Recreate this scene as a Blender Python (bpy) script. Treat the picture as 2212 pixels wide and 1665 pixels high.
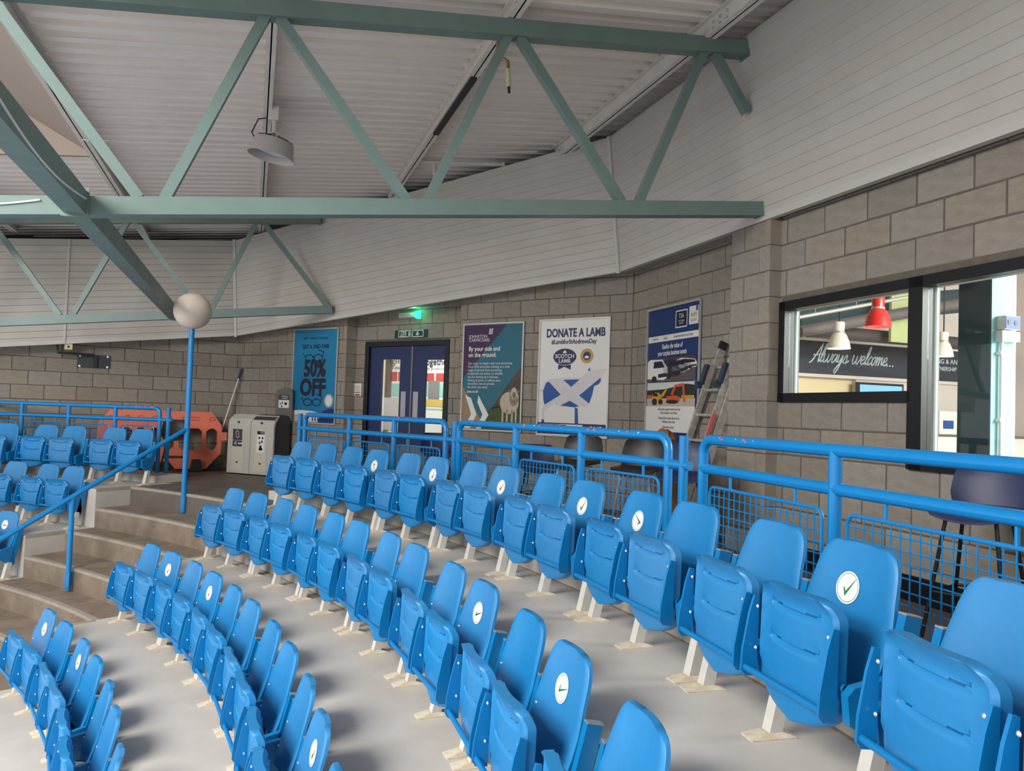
import bpy, bmesh, math, random
from mathutils import Matrix, Vector
random.seed(7)
for o in list(bpy.data.objects): bpy.data.objects.remove(o)
SC = bpy.context.scene
COL = SC.collection
PI = math.pi
V = Vector

# ------------------------------------------------------------------ camera
FPX, CXP, CYP, E = 1663.0, 1106.0, 832.5, 1.183
ROLL = math.atan(.0344); PITCH = math.atan((889.47 - CYP) * math.cos(ROLL) / FPX)
FW = V((0, math.cos(PITCH), math.sin(PITCH)))
_u0 = V((1, 0, 0)).cross(FW)
RT = V((1, 0, 0)) * math.cos(ROLL) + _u0 * math.sin(ROLL)
UP = V((1, 0, 0)) * -math.sin(ROLL) + _u0 * math.cos(ROLL)
cd = bpy.data.cameras.new('camera'); cam = bpy.data.objects.new('camera', cd); COL.objects.link(cam)
cd.sensor_fit = 'HORIZONTAL'; cd.sensor_width = 36; cd.lens = FPX / 2212 * 36; cd.clip_start = .05; cd.clip_end = 200
cam.matrix_world = Matrix(((RT.x, UP.x, -FW.x, 0), (RT.y, UP.y, -FW.y, 0), (RT.z, UP.z, -FW.z, E), (0, 0, 0, 1)))
SC.camera = cam

# ------------------------------------------------------------------ world, lights, exposure
wd = bpy.data.worlds.new('world'); SC.world = wd; wd.use_nodes = True
wd.node_tree.nodes['Background'].inputs[0].default_value = (.93, .96, 1, 1)
wd.node_tree.nodes['Background'].inputs[1].default_value = .58
def area(name, loc, target, size, power, color=(1, 1, 1), sy=None):
    l = bpy.data.lights.new(name, 'AREA'); l.energy = power; l.color = color; l.size = size
    if sy: l.shape = 'RECTANGLE'; l.size_y = sy
    o = bpy.data.objects.new(name, l); COL.objects.link(o); o.location = loc
    o.rotation_euler = (V(target) - V(loc)).to_track_quat('-Z', 'Y').to_euler()
    return o
area('ring_rooflight', (-5.4, -.8, 5.5), (-.9, 3.6, .3), 5, 1000, (1, .975, .94))
area('cafe_daylight', (9.5, 4.2, 3.9), (9.2, 8, 0), 5, 1500, (1, .98, .95))
area('lobby_light', (-1.1, 12.45, 2.92), (-1.0, 12.6, 0), .9, 60, (1, .97, .92))
SC.view_settings.view_transform = 'Standard'; SC.view_settings.look = 'None'
SC.view_settings.gamma = 1; SC.view_settings.use_curve_mapping = False
SC.view_settings.exposure = .93

# ------------------------------------------------------------------ materials
def lin(r, g, b):
    f = lambda c: (c / 255 / 12.92) if c / 255 <= .04045 else ((c / 255 + .055) / 1.055) ** 2.4
    return (f(r), f(g), f(b), 1)
MATS = {}
def mat(name, rgb, rough=.6, metal=0, noise=0, scale=8, vary=0, sat=.2, bump=0, bscale=60, emit=0, spec=.5, second=None, coat=0):
    if name in MATS: return MATS[name]
    m = bpy.data.materials.new(name); m.use_nodes = True; nt = m.node_tree; b = nt.nodes['Principled BSDF']
    c = lin(*rgb); b.inputs['Base Color'].default_value = c; b.inputs['Roughness'].default_value = rough
    b.inputs['Metallic'].default_value = metal; b.inputs['Specular IOR Level'].default_value = spec
    if coat: b.inputs['Coat Weight'].default_value = coat; b.inputs['Coat Roughness'].default_value = .15
    N = nt.nodes.new; L = nt.links.new
    tc = N('ShaderNodeTexCoord'); src = None
    if noise:
        t = N('ShaderNodeTexNoise'); t.inputs['Scale'].default_value = scale; t.inputs['Detail'].default_value = 6; t.inputs['Roughness'].default_value = .62
        L(tc.outputs['Object'], t.inputs['Vector'])
        r = N('ShaderNodeMapRange'); r.inputs[1].default_value = .3; r.inputs[2].default_value = .7
        L(t.outputs['Fac'], r.inputs[0])
        mx = N('ShaderNodeMix'); mx.data_type = 'RGBA'
        c2 = lin(*second) if second else tuple(x * (1 - noise) for x in c[:3]) + (1,)
        c1 = c if second else tuple(min(1, x * (1 + noise * .6)) for x in c[:3]) + (1,)
        mx.inputs[6].default_value = c1; mx.inputs[7].default_value = c2
        L(r.outputs[0], mx.inputs[0]); src = mx.outputs[2]
        rr = N('ShaderNodeMapRange'); rr.inputs[3].default_value = max(.05, rough - .08); rr.inputs[4].default_value = min(1, rough + .1)
        L(t.outputs['Fac'], rr.inputs[0]); L(rr.outputs[0], b.inputs['Roughness'])
    if vary:
        oi = N('ShaderNodeObjectInfo'); h = N('ShaderNodeHueSaturation')
        mr = N('ShaderNodeMapRange'); mr.inputs[3].default_value = 1 - vary; mr.inputs[4].default_value = 1 + vary
        L(oi.outputs['Random'], mr.inputs[0]); L(mr.outputs[0], h.inputs['Value'])
        mr2 = N('ShaderNodeMapRange'); mr2.inputs[3].default_value = 1 - sat; mr2.inputs[4].default_value = 1 + sat
        ml = N('ShaderNodeMath'); ml.operation = 'MULTIPLY'; ml.inputs[1].default_value = 7.31
        fr = N('ShaderNodeMath'); fr.operation = 'FRACT'
        L(oi.outputs['Random'], ml.inputs[0]); L(ml.outputs[0], fr.inputs[0]); L(fr.outputs[0], mr2.inputs[0]); L(mr2.outputs[0], h.inputs['Saturation'])
        if src: L(src, h.inputs['Color'])
        else: h.inputs['Color'].default_value = c
        src = h.outputs['Color']
    if src: L(src, b.inputs['Base Color'])
    if bump:
        t = N('ShaderNodeTexNoise'); t.inputs['Scale'].default_value = bscale; t.inputs['Detail'].default_value = 4
        L(tc.outputs['Object'], t.inputs['Vector'])
        bp = N('ShaderNodeBump'); bp.inputs['Strength'].default_value = bump; bp.inputs['Distance'].default_value = .004
        L(t.outputs['Fac'], bp.inputs['Height']); L(bp.outputs[0], b.inputs['Normal'])
    if emit:
        b.inputs['Emission Color'].default_value = c; b.inputs['Emission Strength'].default_value = emit
    MATS[name] = m; return m
def glass(name, tint=(1, 1, 1), rough=0):
    m = bpy.data.materials.new(name); m.use_nodes = True; nt = m.node_tree
    nt.nodes.remove(nt.nodes['Principled BSDF']); out = nt.nodes['Material Output']
    t = nt.nodes.new('ShaderNodeBsdfTransparent'); t.inputs[0].default_value = tint + (1,)
    g = nt.nodes.new('ShaderNodeBsdfGlossy'); g.inputs['Roughness'].default_value = .02
    lw = nt.nodes.new('ShaderNodeLayerWeight'); pw = nt.nodes.new('ShaderNodeMath'); pw.operation = 'POWER'; pw.inputs[1].default_value = 4
    f = nt.nodes.new('ShaderNodeMapRange'); f.inputs[3].default_value = .025; f.inputs[4].default_value = .6
    nt.links.new(lw.outputs['Facing'], pw.inputs[0]); nt.links.new(pw.outputs[0], f.inputs[0])
    x = nt.nodes.new('ShaderNodeMixShader')
    nt.links.new(f.outputs[0], x.inputs[0]); nt.links.new(t.outputs[0], x.inputs[1]); nt.links.new(g.outputs[0], x.inputs[2]); nt.links.new(x.outputs[0], out.inputs[0])
    return m
M_BLOCK = mat('concrete_block', (146, 137, 125), .92, noise=.16, scale=5, vary=.09, bump=.35, bscale=90)
M_MORTAR = mat('mortar', (100, 92, 83), .95, noise=.2, scale=12)
M_CLAD = mat('white_cladding', (190, 184, 176), .55, noise=.05, scale=2.5, vary=.015)
M_TRIM = mat('white_trim', (196, 192, 184), .5, noise=.05, scale=4)
M_SOFFIT = mat('soffit', (168, 160, 155), .7, noise=.06, scale=3)
M_DECK = mat('roof_deck', (240, 232, 226), .5, noise=.05, scale=1.5)
M_PURLIN = mat('purlin_white', (216, 210, 202), .5, noise=.1, scale=6)
M_TAN = mat('tan_board', (150, 136, 125), .8, noise=.06, scale=1.2)
M_TRUSS = mat('truss_green', (106, 127, 121), .42, noise=.07, scale=5)
M_SEAT = mat('seat_blue', (40, 125, 182), .38, noise=.06, scale=14, vary=.04, sat=.03, bump=.05, bscale=400)
M_FRAME = mat('frame_blue', (6, 116, 176), .35, noise=.06, scale=20)
M_LEG = mat('leg_grey', (200, 196, 188), .5, noise=.08, scale=15)
M_FOOT = mat('foot_plate_cream', (212, 204, 188), .65, noise=.22, scale=30, second=(190, 170, 140))
M_GALV = mat('galvanised', (190, 190, 186), .4, .7, noise=.12, scale=40)
M_BOLT = mat('bolt_steel', (225, 225, 222), .3, .6)
M_RAIL = mat('rail_blue', (0, 124, 190), .3, noise=.05, scale=9, coat=.2)
M_TIER = mat('tier_paint', (197, 192, 185), .5, noise=.1, scale=2.2, second=(181, 174, 165))
M_RISER = mat('riser_paint', (203, 198, 188), .6, noise=.12, scale=3, second=(184, 176, 163))
M_CONC = mat('concourse_floor', (104, 95, 88), .55, noise=.18, scale=1.6)
M_DIRT = mat('floor_dirt', (176, 163, 144), .9, noise=.25, scale=18, second=(152, 134, 110))
M_STEP = mat('step_concrete', (142, 127, 110), .85, noise=.2, scale=3.5, second=(110, 97, 84), bump=.2)
M_NOSE = mat('step_nosing', (160, 149, 135), .8, noise=.15, scale=6)
M_BLACK = mat('black_frame', (14, 14, 17), .4)
M_DARK = mat('dark_plastic', (38, 38, 40), .5)
M_WHITE = mat('white_paint', (226, 224, 218), .5)
M_NAVY = mat('navy_door', (30, 44, 88), .42, noise=.05, scale=6)
M_REVEAL = mat('reveal_grey', (150, 158, 160), .6)
M_ALU = mat('aluminium', (198, 194, 186), .4, .25, noise=.2, scale=25, second=(150, 142, 132))
M_GLASS = glass('window_glass', (.93, .97, .96))
M_ORANGE = mat('barrier_orange', (236, 124, 96), .6, noise=.08, scale=8)
M_BIN = mat('bin_stone', (188, 184, 174), .6, noise=.04, scale=20)
M_BINDK = mat('bin_dark', (62, 61, 62), .55)
M_CARD = mat('cardboard', (166, 120, 84), .9, noise=.1, scale=12)

# ------------------------------------------------------------------ mesh helpers
class MB:
    def __init__(s): s.v = []; s.f = []
    def add(s, vs, fs):
        b = len(s.v); s.v += [tuple(x) for x in vs]; s.f += [tuple(i + b for i in f) for f in fs]; return s
    def box(s, x0, x1, y0, y1, z0, z1):
        return s.add([(x0, y0, z0), (x1, y0, z0), (x1, y1, z0), (x0, y1, z0), (x0, y0, z1), (x1, y0, z1), (x1, y1, z1), (x0, y1, z1)],
                     [(3, 2, 1, 0), (4, 5, 6, 7), (0, 1, 5, 4), (1, 2, 6, 5), (2, 3, 7, 6), (3, 0, 4, 7)])
    def hexa(s, p): return s.add(p, [(3, 2, 1, 0), (4, 5, 6, 7), (0, 1, 5, 4), (1, 2, 6, 5), (2, 3, 7, 6), (3, 0, 4, 7)])
    def prism(s, poly, a, b, ax):   # poly 2-D ccw, extruded a..b along axis ax; remaining axes in cyclic order
        n = len(poly)
        def P(q, t): return {'x': (t, q[0], q[1]), 'y': (q[0], t, q[1]), 'z': (q[0], q[1], t)}[ax]
        vs = [P(q, a) for q in poly] + [P(q, b) for q in poly]
        return s.add(vs, [tuple(range(n))[::-1], tuple(range(n, 2 * n))] + [(i, (i + 1) % n, n + (i + 1) % n, n + i) for i in range(n)])
    def bar(s, a, b, w, h, up=(0, 0, 1)):   # rectangular bar from a to b
        a, b = V(a), V(b); d = (b - a).normalized(); u = V(up); r = d.cross(u)
        if r.length < 1e-4: r = d.cross(V((1, 0, 0)))
        r.normalize(); u = r.cross(d)
        q = [(-w / 2, -h / 2), (w / 2, -h / 2), (w / 2, h / 2), (-w / 2, h / 2)]
        return s.hexa([a + r * x + u * y for x, y in q] + [b + r * x + u * y for x, y in q])
    def tube(s, path, r, n=10, closed=False, cap=True):
        P = [V(p) for p in path]; m = len(P); base = len(s.v); ref = None
        for i, p in enumerate(P):
            if closed: t = (P[(i + 1) % m] - P[i - 1]).normalized()
            else: t = ((P[min(i + 1, m - 1)] - P[max(i - 1, 0)])).normalized()
            if ref is None:
                ref = t.cross(V((0, 0, 1)));
                if ref.length < 1e-3: ref = t.cross(V((1, 0, 0)))
            ref = (ref - t * ref.dot(t)).normalized(); w = t.cross(ref)
            rr = r[i] if isinstance(r, (list, tuple)) else r
            for k in range(n):
                a = 2 * PI * k / n; s.v.append(tuple(p + ref * math.cos(a) * rr + w * math.sin(a) * rr))
        for i in range(m if closed else m - 1):
            j = (i + 1) % m
            for k in range(n):
                s.f.append((base + i * n + k, base + j * n + k, base + j * n + (k + 1) % n, base + i * n + (k + 1) % n))
        if cap and not closed:
            s.f.append(tuple(base + k for k in range(n))); s.f.append(tuple(base + (m - 1) * n + k for k in range(n))[::-1])
        return s
    def lathe(s, prof, c=(0, 0, 0), n=24, ax='z', a0=0, a1=2 * PI):
        base = len(s.v); full = abs(a1 - a0 - 2 * PI) < 1e-6; k = n if full else n + 1
        for r, h in prof:
            for i in range(k):
                a = a0 + (a1 - a0) * i / n; x, y = r * math.cos(a), r * math.sin(a)
                q = {'z': (x, y, h), 'y': (x, h, y), 'x': (h, x, y)}[ax]; s.v.append((c[0] + q[0], c[1] + q[1], c[2] + q[2]))
        for j in range(len(prof) - 1):
            for i in range(n):
                s.f.append((base + j * k + i, base + j * k + (i + 1) % k, base + (j + 1) * k + (i + 1) % k, base + (j + 1) * k + i))
        return s
    def disc(s, c, r, n=20, ax='y', rx=None):
        rx = rx or r; b = len(s.v)
        for i in range(n):
            a = 2 * PI * i / n; x, y = rx * math.cos(a), r * math.sin(a)
            s.v.append({'y': (c[0] + x, c[1], c[2] + y), 'z': (c[0] + x, c[1] + y, c[2]), 'x': (c[0], c[1] + x, c[2] + y)}[ax])
        s.f.append(tuple(range(b, b + n))); return s
    def flat(s, pts, y):      # polygon in local x,z at depth y
        b = len(s.v); s.v += [(p[0], y, p[1]) for p in pts]; s.f.append(tuple(range(b, b + len(pts)))); return s
    def rect(s, x0, x1, z0, z1, y): return s.flat([(x0, z0), (x1, z0), (x1, z1), (x0, z1)], y)
    def line(s, pts, w, y):   # flat polyline ribbon in x,z
        for (a, b), (c, d) in zip(pts[:-1], pts[1:]):
            dx, dz = c - a, d - b; l = math.hypot(dx, dz) or 1; nx, nz = -dz / l * w / 2, dx / l * w / 2; ex, ez = dx / l * w * .4, dz / l * w * .4
            s.flat([(a - ex + nx, b - ez + nz), (a - ex - nx, b - ez - nz), (c + ex - nx, d + ez - nz), (c + ex + nx, d + ez + nz)], y)
        return s
    def shift(s, d): s.v = [(x + d[0], y + d[1], z + d[2]) for x, y, z in s.v]; return s
    def mesh(s, name, smooth=False, fix=True):
        me = bpy.data.meshes.new(name); me.from_pydata(s.v, [], s.f)
        if fix:
            bm = bmesh.new(); bm.from_mesh(me); bmesh.ops.recalc_face_normals(bm, faces=bm.faces); bm.to_mesh(me); bm.free()
        if smooth:
            me.shade_smooth(); me.set_sharp_from_angle(angle=math.radians(38))
        return me
def link(name, me, m, parent=None):
    o = bpy.data.objects.new(name, me); COL.objects.link(o)
    if m is not None and len(me.materials) == 0: me.materials.append(m)
    if parent is not None: o.parent = parent
    return o
def obj(name, mb, m, parent=None, smooth=False, fix=True): return link(name, mb.mesh(name, smooth, fix), m, parent)
def tag(o, label, cat, group=None, kind=None):
    o['label'] = label; o['category'] = cat
    if group: o['group'] = group
    if kind: o['kind'] = kind
    return o
def thing(name, label, cat, loc=(0, 0, 0), M=None, group=None, kind=None):
    o = bpy.data.objects.new(name, None); COL.objects.link(o); o.empty_display_size = .1
    if M is not None: o.matrix_world = M
    else: o.location = loc
    return tag(o, label, cat, group, kind)
def clone(o, parent=None):
    c = o.copy(); COL.objects.link(c)
    if parent is not None: c.parent = parent
    for ch in [x for x in bpy.data.objects if x.parent == o]: clone(ch, c)
    return c
def fr(origin, right):      # wall frame: local x along the wall, y into the wall, z up
    r = V((right[0], right[1], 0)).normalized(); n = V((-r.y, r.x, 0))
    return Matrix(((r.x, n.x, 0, origin[0]), (r.y, n.y, 0, origin[1]), (0, 0, 1, origin[2]), (0, 0, 0, 1)))
def txt(parent, body, u, v, size, m, y=-.004, align='CENTER', bold=0, shear=0, cond=1, name='lettering', spacing=1, lines=1):
    cu = bpy.data.curves.new('t', 'FONT'); cu.body = body; cu.size = size; cu.align_x = align; cu.offset = bold; cu.shear = shear
    cu.space_character = spacing; cu.space_line = lines; cu.resolution_u = 3
    o = bpy.data.objects.new('t', cu); COL.objects.link(o); bpy.context.view_layer.update()
    me = bpy.data.meshes.new_from_object(o); bpy.data.objects.remove(o); bpy.data.curves.remove(cu)
    for q in me.vertices: q.co = (u + q.co.x * cond, y, v + q.co.y)
    me.materials.clear(); return link(name, me, m, parent)
def ray(x, y): d = FW * FPX + RT * (x - CXP) + UP * (CYP - y); return d / d.y
def on_z(x, y, Z): d = ray(x, y); return d * ((Z - E) / d.z) + V((0, 0, E))
def on_plane(x, y, n, c):   # vertical plane n.(X,Y)=c
    d = ray(x, y); return d * (c / (n[0] * d.x + n[1] * d.y)) + V((0, 0, E))

# ------------------------------------------------------------------ layout
CEN = V((-10.8075, -.1777, 0)); R1R, DR, TOPZ, STEP = 12.415, .8724, .76, .492
N5, M5 = V((.948, .319, 0)), V((-.319, .948, 0)); D5 = -M5
N1, D1 = V((.5586, .8297, 0)), V((.8297, -.5586, 0))
N0, D0 = V((-.487, .873, 0)), V((.873, .487, 0))
W1C, W0C, W5C, W4C, PILC, C2C, C1C, C0C, DOORC = 8.70, 14.36, 4.28, 4.42, 4.16, 4.15, 8.403, 14.038, 8.92
LEAN = .22
def nm(n, m, z): return N5 * n + M5 * m + V((0, 0, z))
def cross2(n1, c1, n2, c2):
    d = n1[0] * n2[1] - n1[1] * n2[0]; return V(((c1 * n2[1] - c2 * n1[1]) / d, (n1[0] * c2 - n2[0] * c1) / d, 0))
G = .115
def roofz(n): return E + 3.475 - G * (4.15 - n)
def cladz(n): return E + 3.34 - .131 * (3.93 - n)
def botz(n): return E + 1.75 - .13 * (4.15 - n)
def pol(r, a, z=0): a = math.radians(a); return CEN + V((r * math.cos(a), r * math.sin(a), z))

# ------------------------------------------------------------------ block walls
def chamfer_block():
    b = MB(); x, y, z, c = .5, .5, .5, .03
    p = []
    for X, Z in ((-x, -z), (x, -z), (x, z), (-x, z)): p.append((X, -y + .06, Z))
    for X, Z in ((-x + .015, -z + .03), (x - .015, -z + .03), (x - .015, z - .03), (-x + .015, z - .03)): p.append((X, -y, Z))
    for X, Z in ((-x, -z), (x, -z), (x, z), (-x, z)): p.append((X, y, Z))
    f = [(4, 5, 6, 7), (11, 10, 9, 8)]
    for i in range(4): j = (i + 1) % 4; f += [(i, j, 4 + j, 4 + i), (8 + i, 8 + j, j, i)]
    b.add(p, f); me = b.mesh('block'); me.materials.append(M_BLOCK); return me
BLOCK = chamfer_block()
BH, BL, MO = .225, .45, .010
def block_wall(name, label, P0, P1, z1, phase, openings=(), thick=.14, z0=0):
    P0, P1 = V(P0), V(P1); L = (P1 - P0).length; M = fr((P0.x, P0.y, 0), P1 - P0)
    w = thing(name, label, 'wall', M=M, kind='structure')
    def cut(a, b, za, zb):      # intervals of [a,b] left after openings crossing za..zb
        iv = [(a, b)]
        for s0, s1, oz0, oz1 in openings:
            if oz0 < zb - .02 and oz1 > za + .02:
                nv = []
                for p, q in iv:
                    if s1 <= p or s0 >= q: nv.append((p, q)); continue
                    if s0 > p: nv.append((p, s0))
                    if s1 < q: nv.append((s1, q))
                iv = nv
        return iv
    mb = MB(); zs = sorted({z0, z1} | {z for o in openings for z in o[2:4] if z0 < z < z1})
    for za, zb in zip(zs[:-1], zs[1:]):
        for p, q in cut(0, L, za, zb): mb.box(p, q, .006, thick, za, zb)
    obj('mortar_bed', mb, M_MORTAR, w)
    k = 0; z = 0
    while z < z1 - .01:
        zb = min(z + BH, z1)
        if z >= z0 - .01:
            x = phase + (BL / 2 if k % 2 else 0); x -= math.ceil(x / BL) * BL
            while x < L:
                for p, q in cut(max(0, x), min(L, x + BL), z, zb):
                    if q - p > .035:
                        o = link('block', BLOCK, None, w)
                        o.location = ((p + q) / 2, .046 + random.uniform(-.003, .003), (z + zb) / 2)
                        o.scale = (q - p - MO, .09, zb - z - MO); o.rotation_euler = (random.uniform(-.006, .006), 0, random.uniform(-.004, .004))
                x += BL
        z += BH; k += 1
    return w, M
K34 = cross2(N1, W1C, N5, W4C); K01 = cross2(N1, W1C, N0, W0C)
sx = lambda px, py, n, c, P0, d: (on_plane(px, py, n, c) - V((P0.x, P0.y, 0))).dot(d)
WL0 = N0 * W0C + D0 * (D0.dot(K01) - 6.6)
wall_left, MW0 = block_wall('wall_left', 'grey concrete block wall behind the orange barrier', WL0, K01 + D0 * .12, 2.6, sx(130.9, 843, N0, W0C, WL0, D0))
# back wall: poster part, door recess, poster part
sA = on_plane(744, 850, N1, W1C); sA.z = 0; sB = on_plane(989, 850, N1, W1C); sB.z = 0
wall_back, MW1 = block_wall('wall_back', 'grey concrete block wall with the turquoise glasses poster', K01, sA, 3.0, sx(618, 752, N1, W1C, K01, D1))
wall_far, MW3 = block_wall('wall_far', 'grey concrete block wall between the blue doors and the corner', sB, K34, 3.2, sx(1095, 670, N1, W1C, sB, D1))
RA = sA + N1 * (DOORC - W1C) - D1 * .12; RB = sB + N1 * (DOORC - W1C) + D1 * .25
dL = sx(786, 850, N1, DOORC, RA, D1); dR = dL + 1.72; dTop = 2.22
wall_door, MW2 = block_wall('wall_door', 'recessed grey block wall around the blue double doors', RA, RB, 3.0, .12, [(dL, dR, 0, dTop)])
# short return of the recess beside the doors
rt = MB(); o_ = thing('wall_return', 'narrow block return beside the blue double doors', 'wall', M=fr((sA.x, sA.y, 0), N1), kind='structure')
for k in range(13): obj('block', MB().box(0, .24, -.001, .05, k * BH + .004, k * BH + BH - .004), M_BLOCK, o_)
# right hand wall with pier and window wall
m34 = M5.dot(K34); mP1 = M5.dot(on_plane(1572, 850, N5, PILC)); mP0 = M5.dot(on_plane(1656, 850, N5, PILC))
W4a, W4b = N5 * W4C + M5 * m34, N5 * W4C + M5 * (mP1 - .1)
wall_right, MW4 = block_wall('wall_right', 'grey concrete block wall behind the aluminium ladder', W4a, W4b, 3.2, sx(1464, 600, N5, W4C, W4a, D5))
PA, PB = N5 * PILC + M5 * mP1, N5 * PILC + M5 * mP0
wall_pier, MWP = block_wall('wall_pier', 'projecting concrete block pier between ladder and cafe window', PA, PB, 2.95, .2, thick=.3)
o_ = thing('wall_pier_side', 'shaded side face of the concrete block pier', 'wall', M=fr((PB.x, PB.y, 0), N5), kind='structure')
for k in range(13): obj('block', MB().box(.002, .16, -.001, .06, k * BH + .005, min(2.95, k * BH + BH - .005)), M_BLOCK, o_)
W5a = N5 * W5C + M5 * (mP0 + .02); W5b = N5 * W5C + M5 * (-.6); L5 = (W5b - W5a).length
w0 = sx(1687, 760, N5, W5C, W5a, D5); w1 = sx(1972, 760, N5, W5C, W5a, D5); ZS, ZT, ZL = 1.345, 2.2, .885
wall_window, MW5 = block_wall('wall_window', 'grey concrete block wall around the black cafe window', W5a, W5b, 2.95, sx(2038, 405, N5, W5C, W5a, D5) + BL / 2,
                              [(w0, L5, ZS, ZT), (w1, L5, ZL, ZS)])
bb = thing('baseboard_right', 'black skirting along the foot of the window wall', 'baseboard', M=MW5, kind='structure')
obj('skirting', MB().box(0, L5, -.02, .004, 0, .17), M_BLACK, bb)

# ------------------------------------------------------------------ cladding, soffit
V12 = cross2(N5, C2C, N1, C1C); V01 = cross2(N1, C1C, N0, C0C)
CR = N5 * C2C + M5 * -.8; CL = N0 * C0C + D0 * (D0.dot(V01) - 6.5)
def cladding(name, label, A, B, n_boards=16):
    A, B = V(A), V(B); L = (B - A).length; t = thing(name, label, 'wall', M=fr((A.x, A.y, 0), B - A), kind='structure')
    zA, zB = botz(N5.dot(A)), botz(N5.dot(B)); nB_ = V(((B - A).y, -(B - A).x, 0)).normalized(); tA, tB = cladz(N5.dot(A + nB_ * LEAN)), cladz(N5.dot(B + nB_ * LEAN))
    for i in range(n_boards):
        f0, f1 = i / n_boards, (i + 1) / n_boards
        a0, a1 = zA + (tA - zA) * f0, zA + (tA - zA) * f1; b0, b1 = zB + (tB - zB) * f0, zB + (tB - zB) * f1
        g = .0013; mb = MB()
        prof = [(.014, 0), (0, .012), (0, .0), (.014, 0)]
        y0_, y1_ = -LEAN * f0, -LEAN * f1
        p = [(0, y0_ + .006, a0 + g), (L, y0_ + .006, b0 + g), (L, y0_, b0 + g + .005), (0, y0_, a0 + g + .005), (0, y1_, a1 - g), (L, y1_, b1 - g), (L, y1_ + .03, b1 - g), (0, y1_ + .03, a1 - g), (0, y0_ + .03, a0 + g), (L, y0_ + .03, b0 + g)]
        mb.add(p, [(0, 1, 2, 3), (3, 2, 5, 4), (4, 5, 6, 7), (7, 6, 9, 8), (8, 9, 1, 0), (0, 3, 4, 7, 8), (1, 9, 6, 5, 2)])
        obj('board', mb, M_CLAD, t)
    obj('backing', MB().hexa([(0, .02, zA), (L, .02, zB), (L, .05, zB), (0, .05, zA), (0, .02 - LEAN, tA), (L, .02 - LEAN, tB), (L, .05 - LEAN, tB), (0, .05 - LEAN, tA)]), mat('clad_gap', (150, 143, 135), .9), t)
    obj('drip_edge', MB().hexa([(0, -.006, zA - .012), (L, -.006, zB - .012), (L, .05, zB - .012), (0, .05, zA - .012), (0, -.006, zA + .05), (L, -.006, zB + .05), (L, .05, zB + .05), (0, .05, zA + .05)]), M_TRIM, t)
    return t
cladding('wall_cladding_right', 'white horizontal boarding above the cafe window wall', V12, CR)
cladding('wall_cladding_back', 'white horizontal boarding above the posters and blue doors', V01, V12)
cladding('wall_cladding_left', 'white horizontal boarding above the orange barrier', CL, V01)
tr_ = thing('trim_1', 'white corner strip where the boarding turns above the posters', 'trim', V12, kind='structure')
tv = cross2(N5, C2C - LEAN, N1, C1C - LEAN) - V12; obj('strip', MB().bar((-.01, -.012, botz(4.15) - .03), tv + V((-.01, -.012, cladz(3.93))), .05, .03), M_TRIM, tr_)
tr_ = thing('trim_2', 'white corner strip where the boarding turns above the bins', 'trim', V01, kind='structure'); nn = N5.dot(V01)
tv = cross2(N1, C1C - LEAN, N0, C0C - LEAN) - V01; obj('strip', MB().bar((0, -.012, botz(nn) - .03), tv + V((0, -.012, cladz(nn))), .045, .03), M_TRIM, tr_)
pj = on_plane(144, 640, N0, C0C); nn = N5.dot(pj)
tr_ = thing('trim_3', 'thin vertical joint strip on the boarding above the wall bracket', 'trim', (pj.x, pj.y, 0), kind='structure')
obj('strip', MB().bar((.006, -.008, botz(nn) - .01), V((.006, -.008, cladz(nn))) - N0 * LEAN, .03, .02), M_TRIM, tr_)
def sofq(name, label, pts):
    mb = MB(); n = len(pts); top = [V(p) + V((0, 0, .03)) for p in pts]
    mb.add([V(p) for p in pts] + top, [tuple(range(n)), tuple(range(2 * n - 1, n - 1, -1))] + [(i, (i + 1) % n, n + (i + 1) % n, n + i) for i in range(n)])
    tag(obj(name, mb, M_SOFFIT), label, 'soffit', kind='structure')
zb5 = botz(4.15)
def atz(p): return V((p.x, p.y, botz(N5.dot(p)) + .02))
sofq('ceiling_soffit', 'flat grey soffit strip above the cafe window wall', [atz(V12), atz(CR), V((0, 0, zb5 + .02)) + N5 * 4.6 + M5 * -.8, V((0, 0, zb5 + .02)) + N5 * 4.6 + M5 * (m34 + .3)])
sofq('ceiling_soffit', 'sloping grey soffit strip above the posters', [atz(V01), atz(V12), atz(V12 + N1 * .9 + D1 * .2), atz(V01 + N1 * .9)])
sofq('ceiling_soffit', 'sloping grey soffit strip above the wall bracket', [atz(CL), atz(V01), atz(V01 + N0 * .8), atz(CL + N0 * .8)])

OA, OB = cross2(N5, 4.72, N1, 9.28), cross2(N1, 9.28, N0, 14.8)  # unseen panels added behind the boarding to stop light leaking over it
for nm_, lab, a_, b_ in (('wall_light_stop_right', 'unseen panel added to stop light behind the right hand boarding', OA, N5 * 4.72 + M5 * -8), ('wall_light_stop_back', 'unseen panel added to stop light behind the back boarding', OB, OA), ('wall_light_stop_left', 'unseen panel added to stop light behind the left hand boarding', N0 * 14.8 + D0 * (D0.dot(V01) - 7), OB)):
    w_ = thing(nm_, lab, 'wall', M=fr((a_.x, a_.y, 0), b_ - a_), kind='structure'); obj('panel', MB().box(-.1, (b_ - a_).length + .1, 0, .05, 2.92 if 'right' in nm_ else 2.0, 5.2), M_MORTAR, w_)
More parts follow.
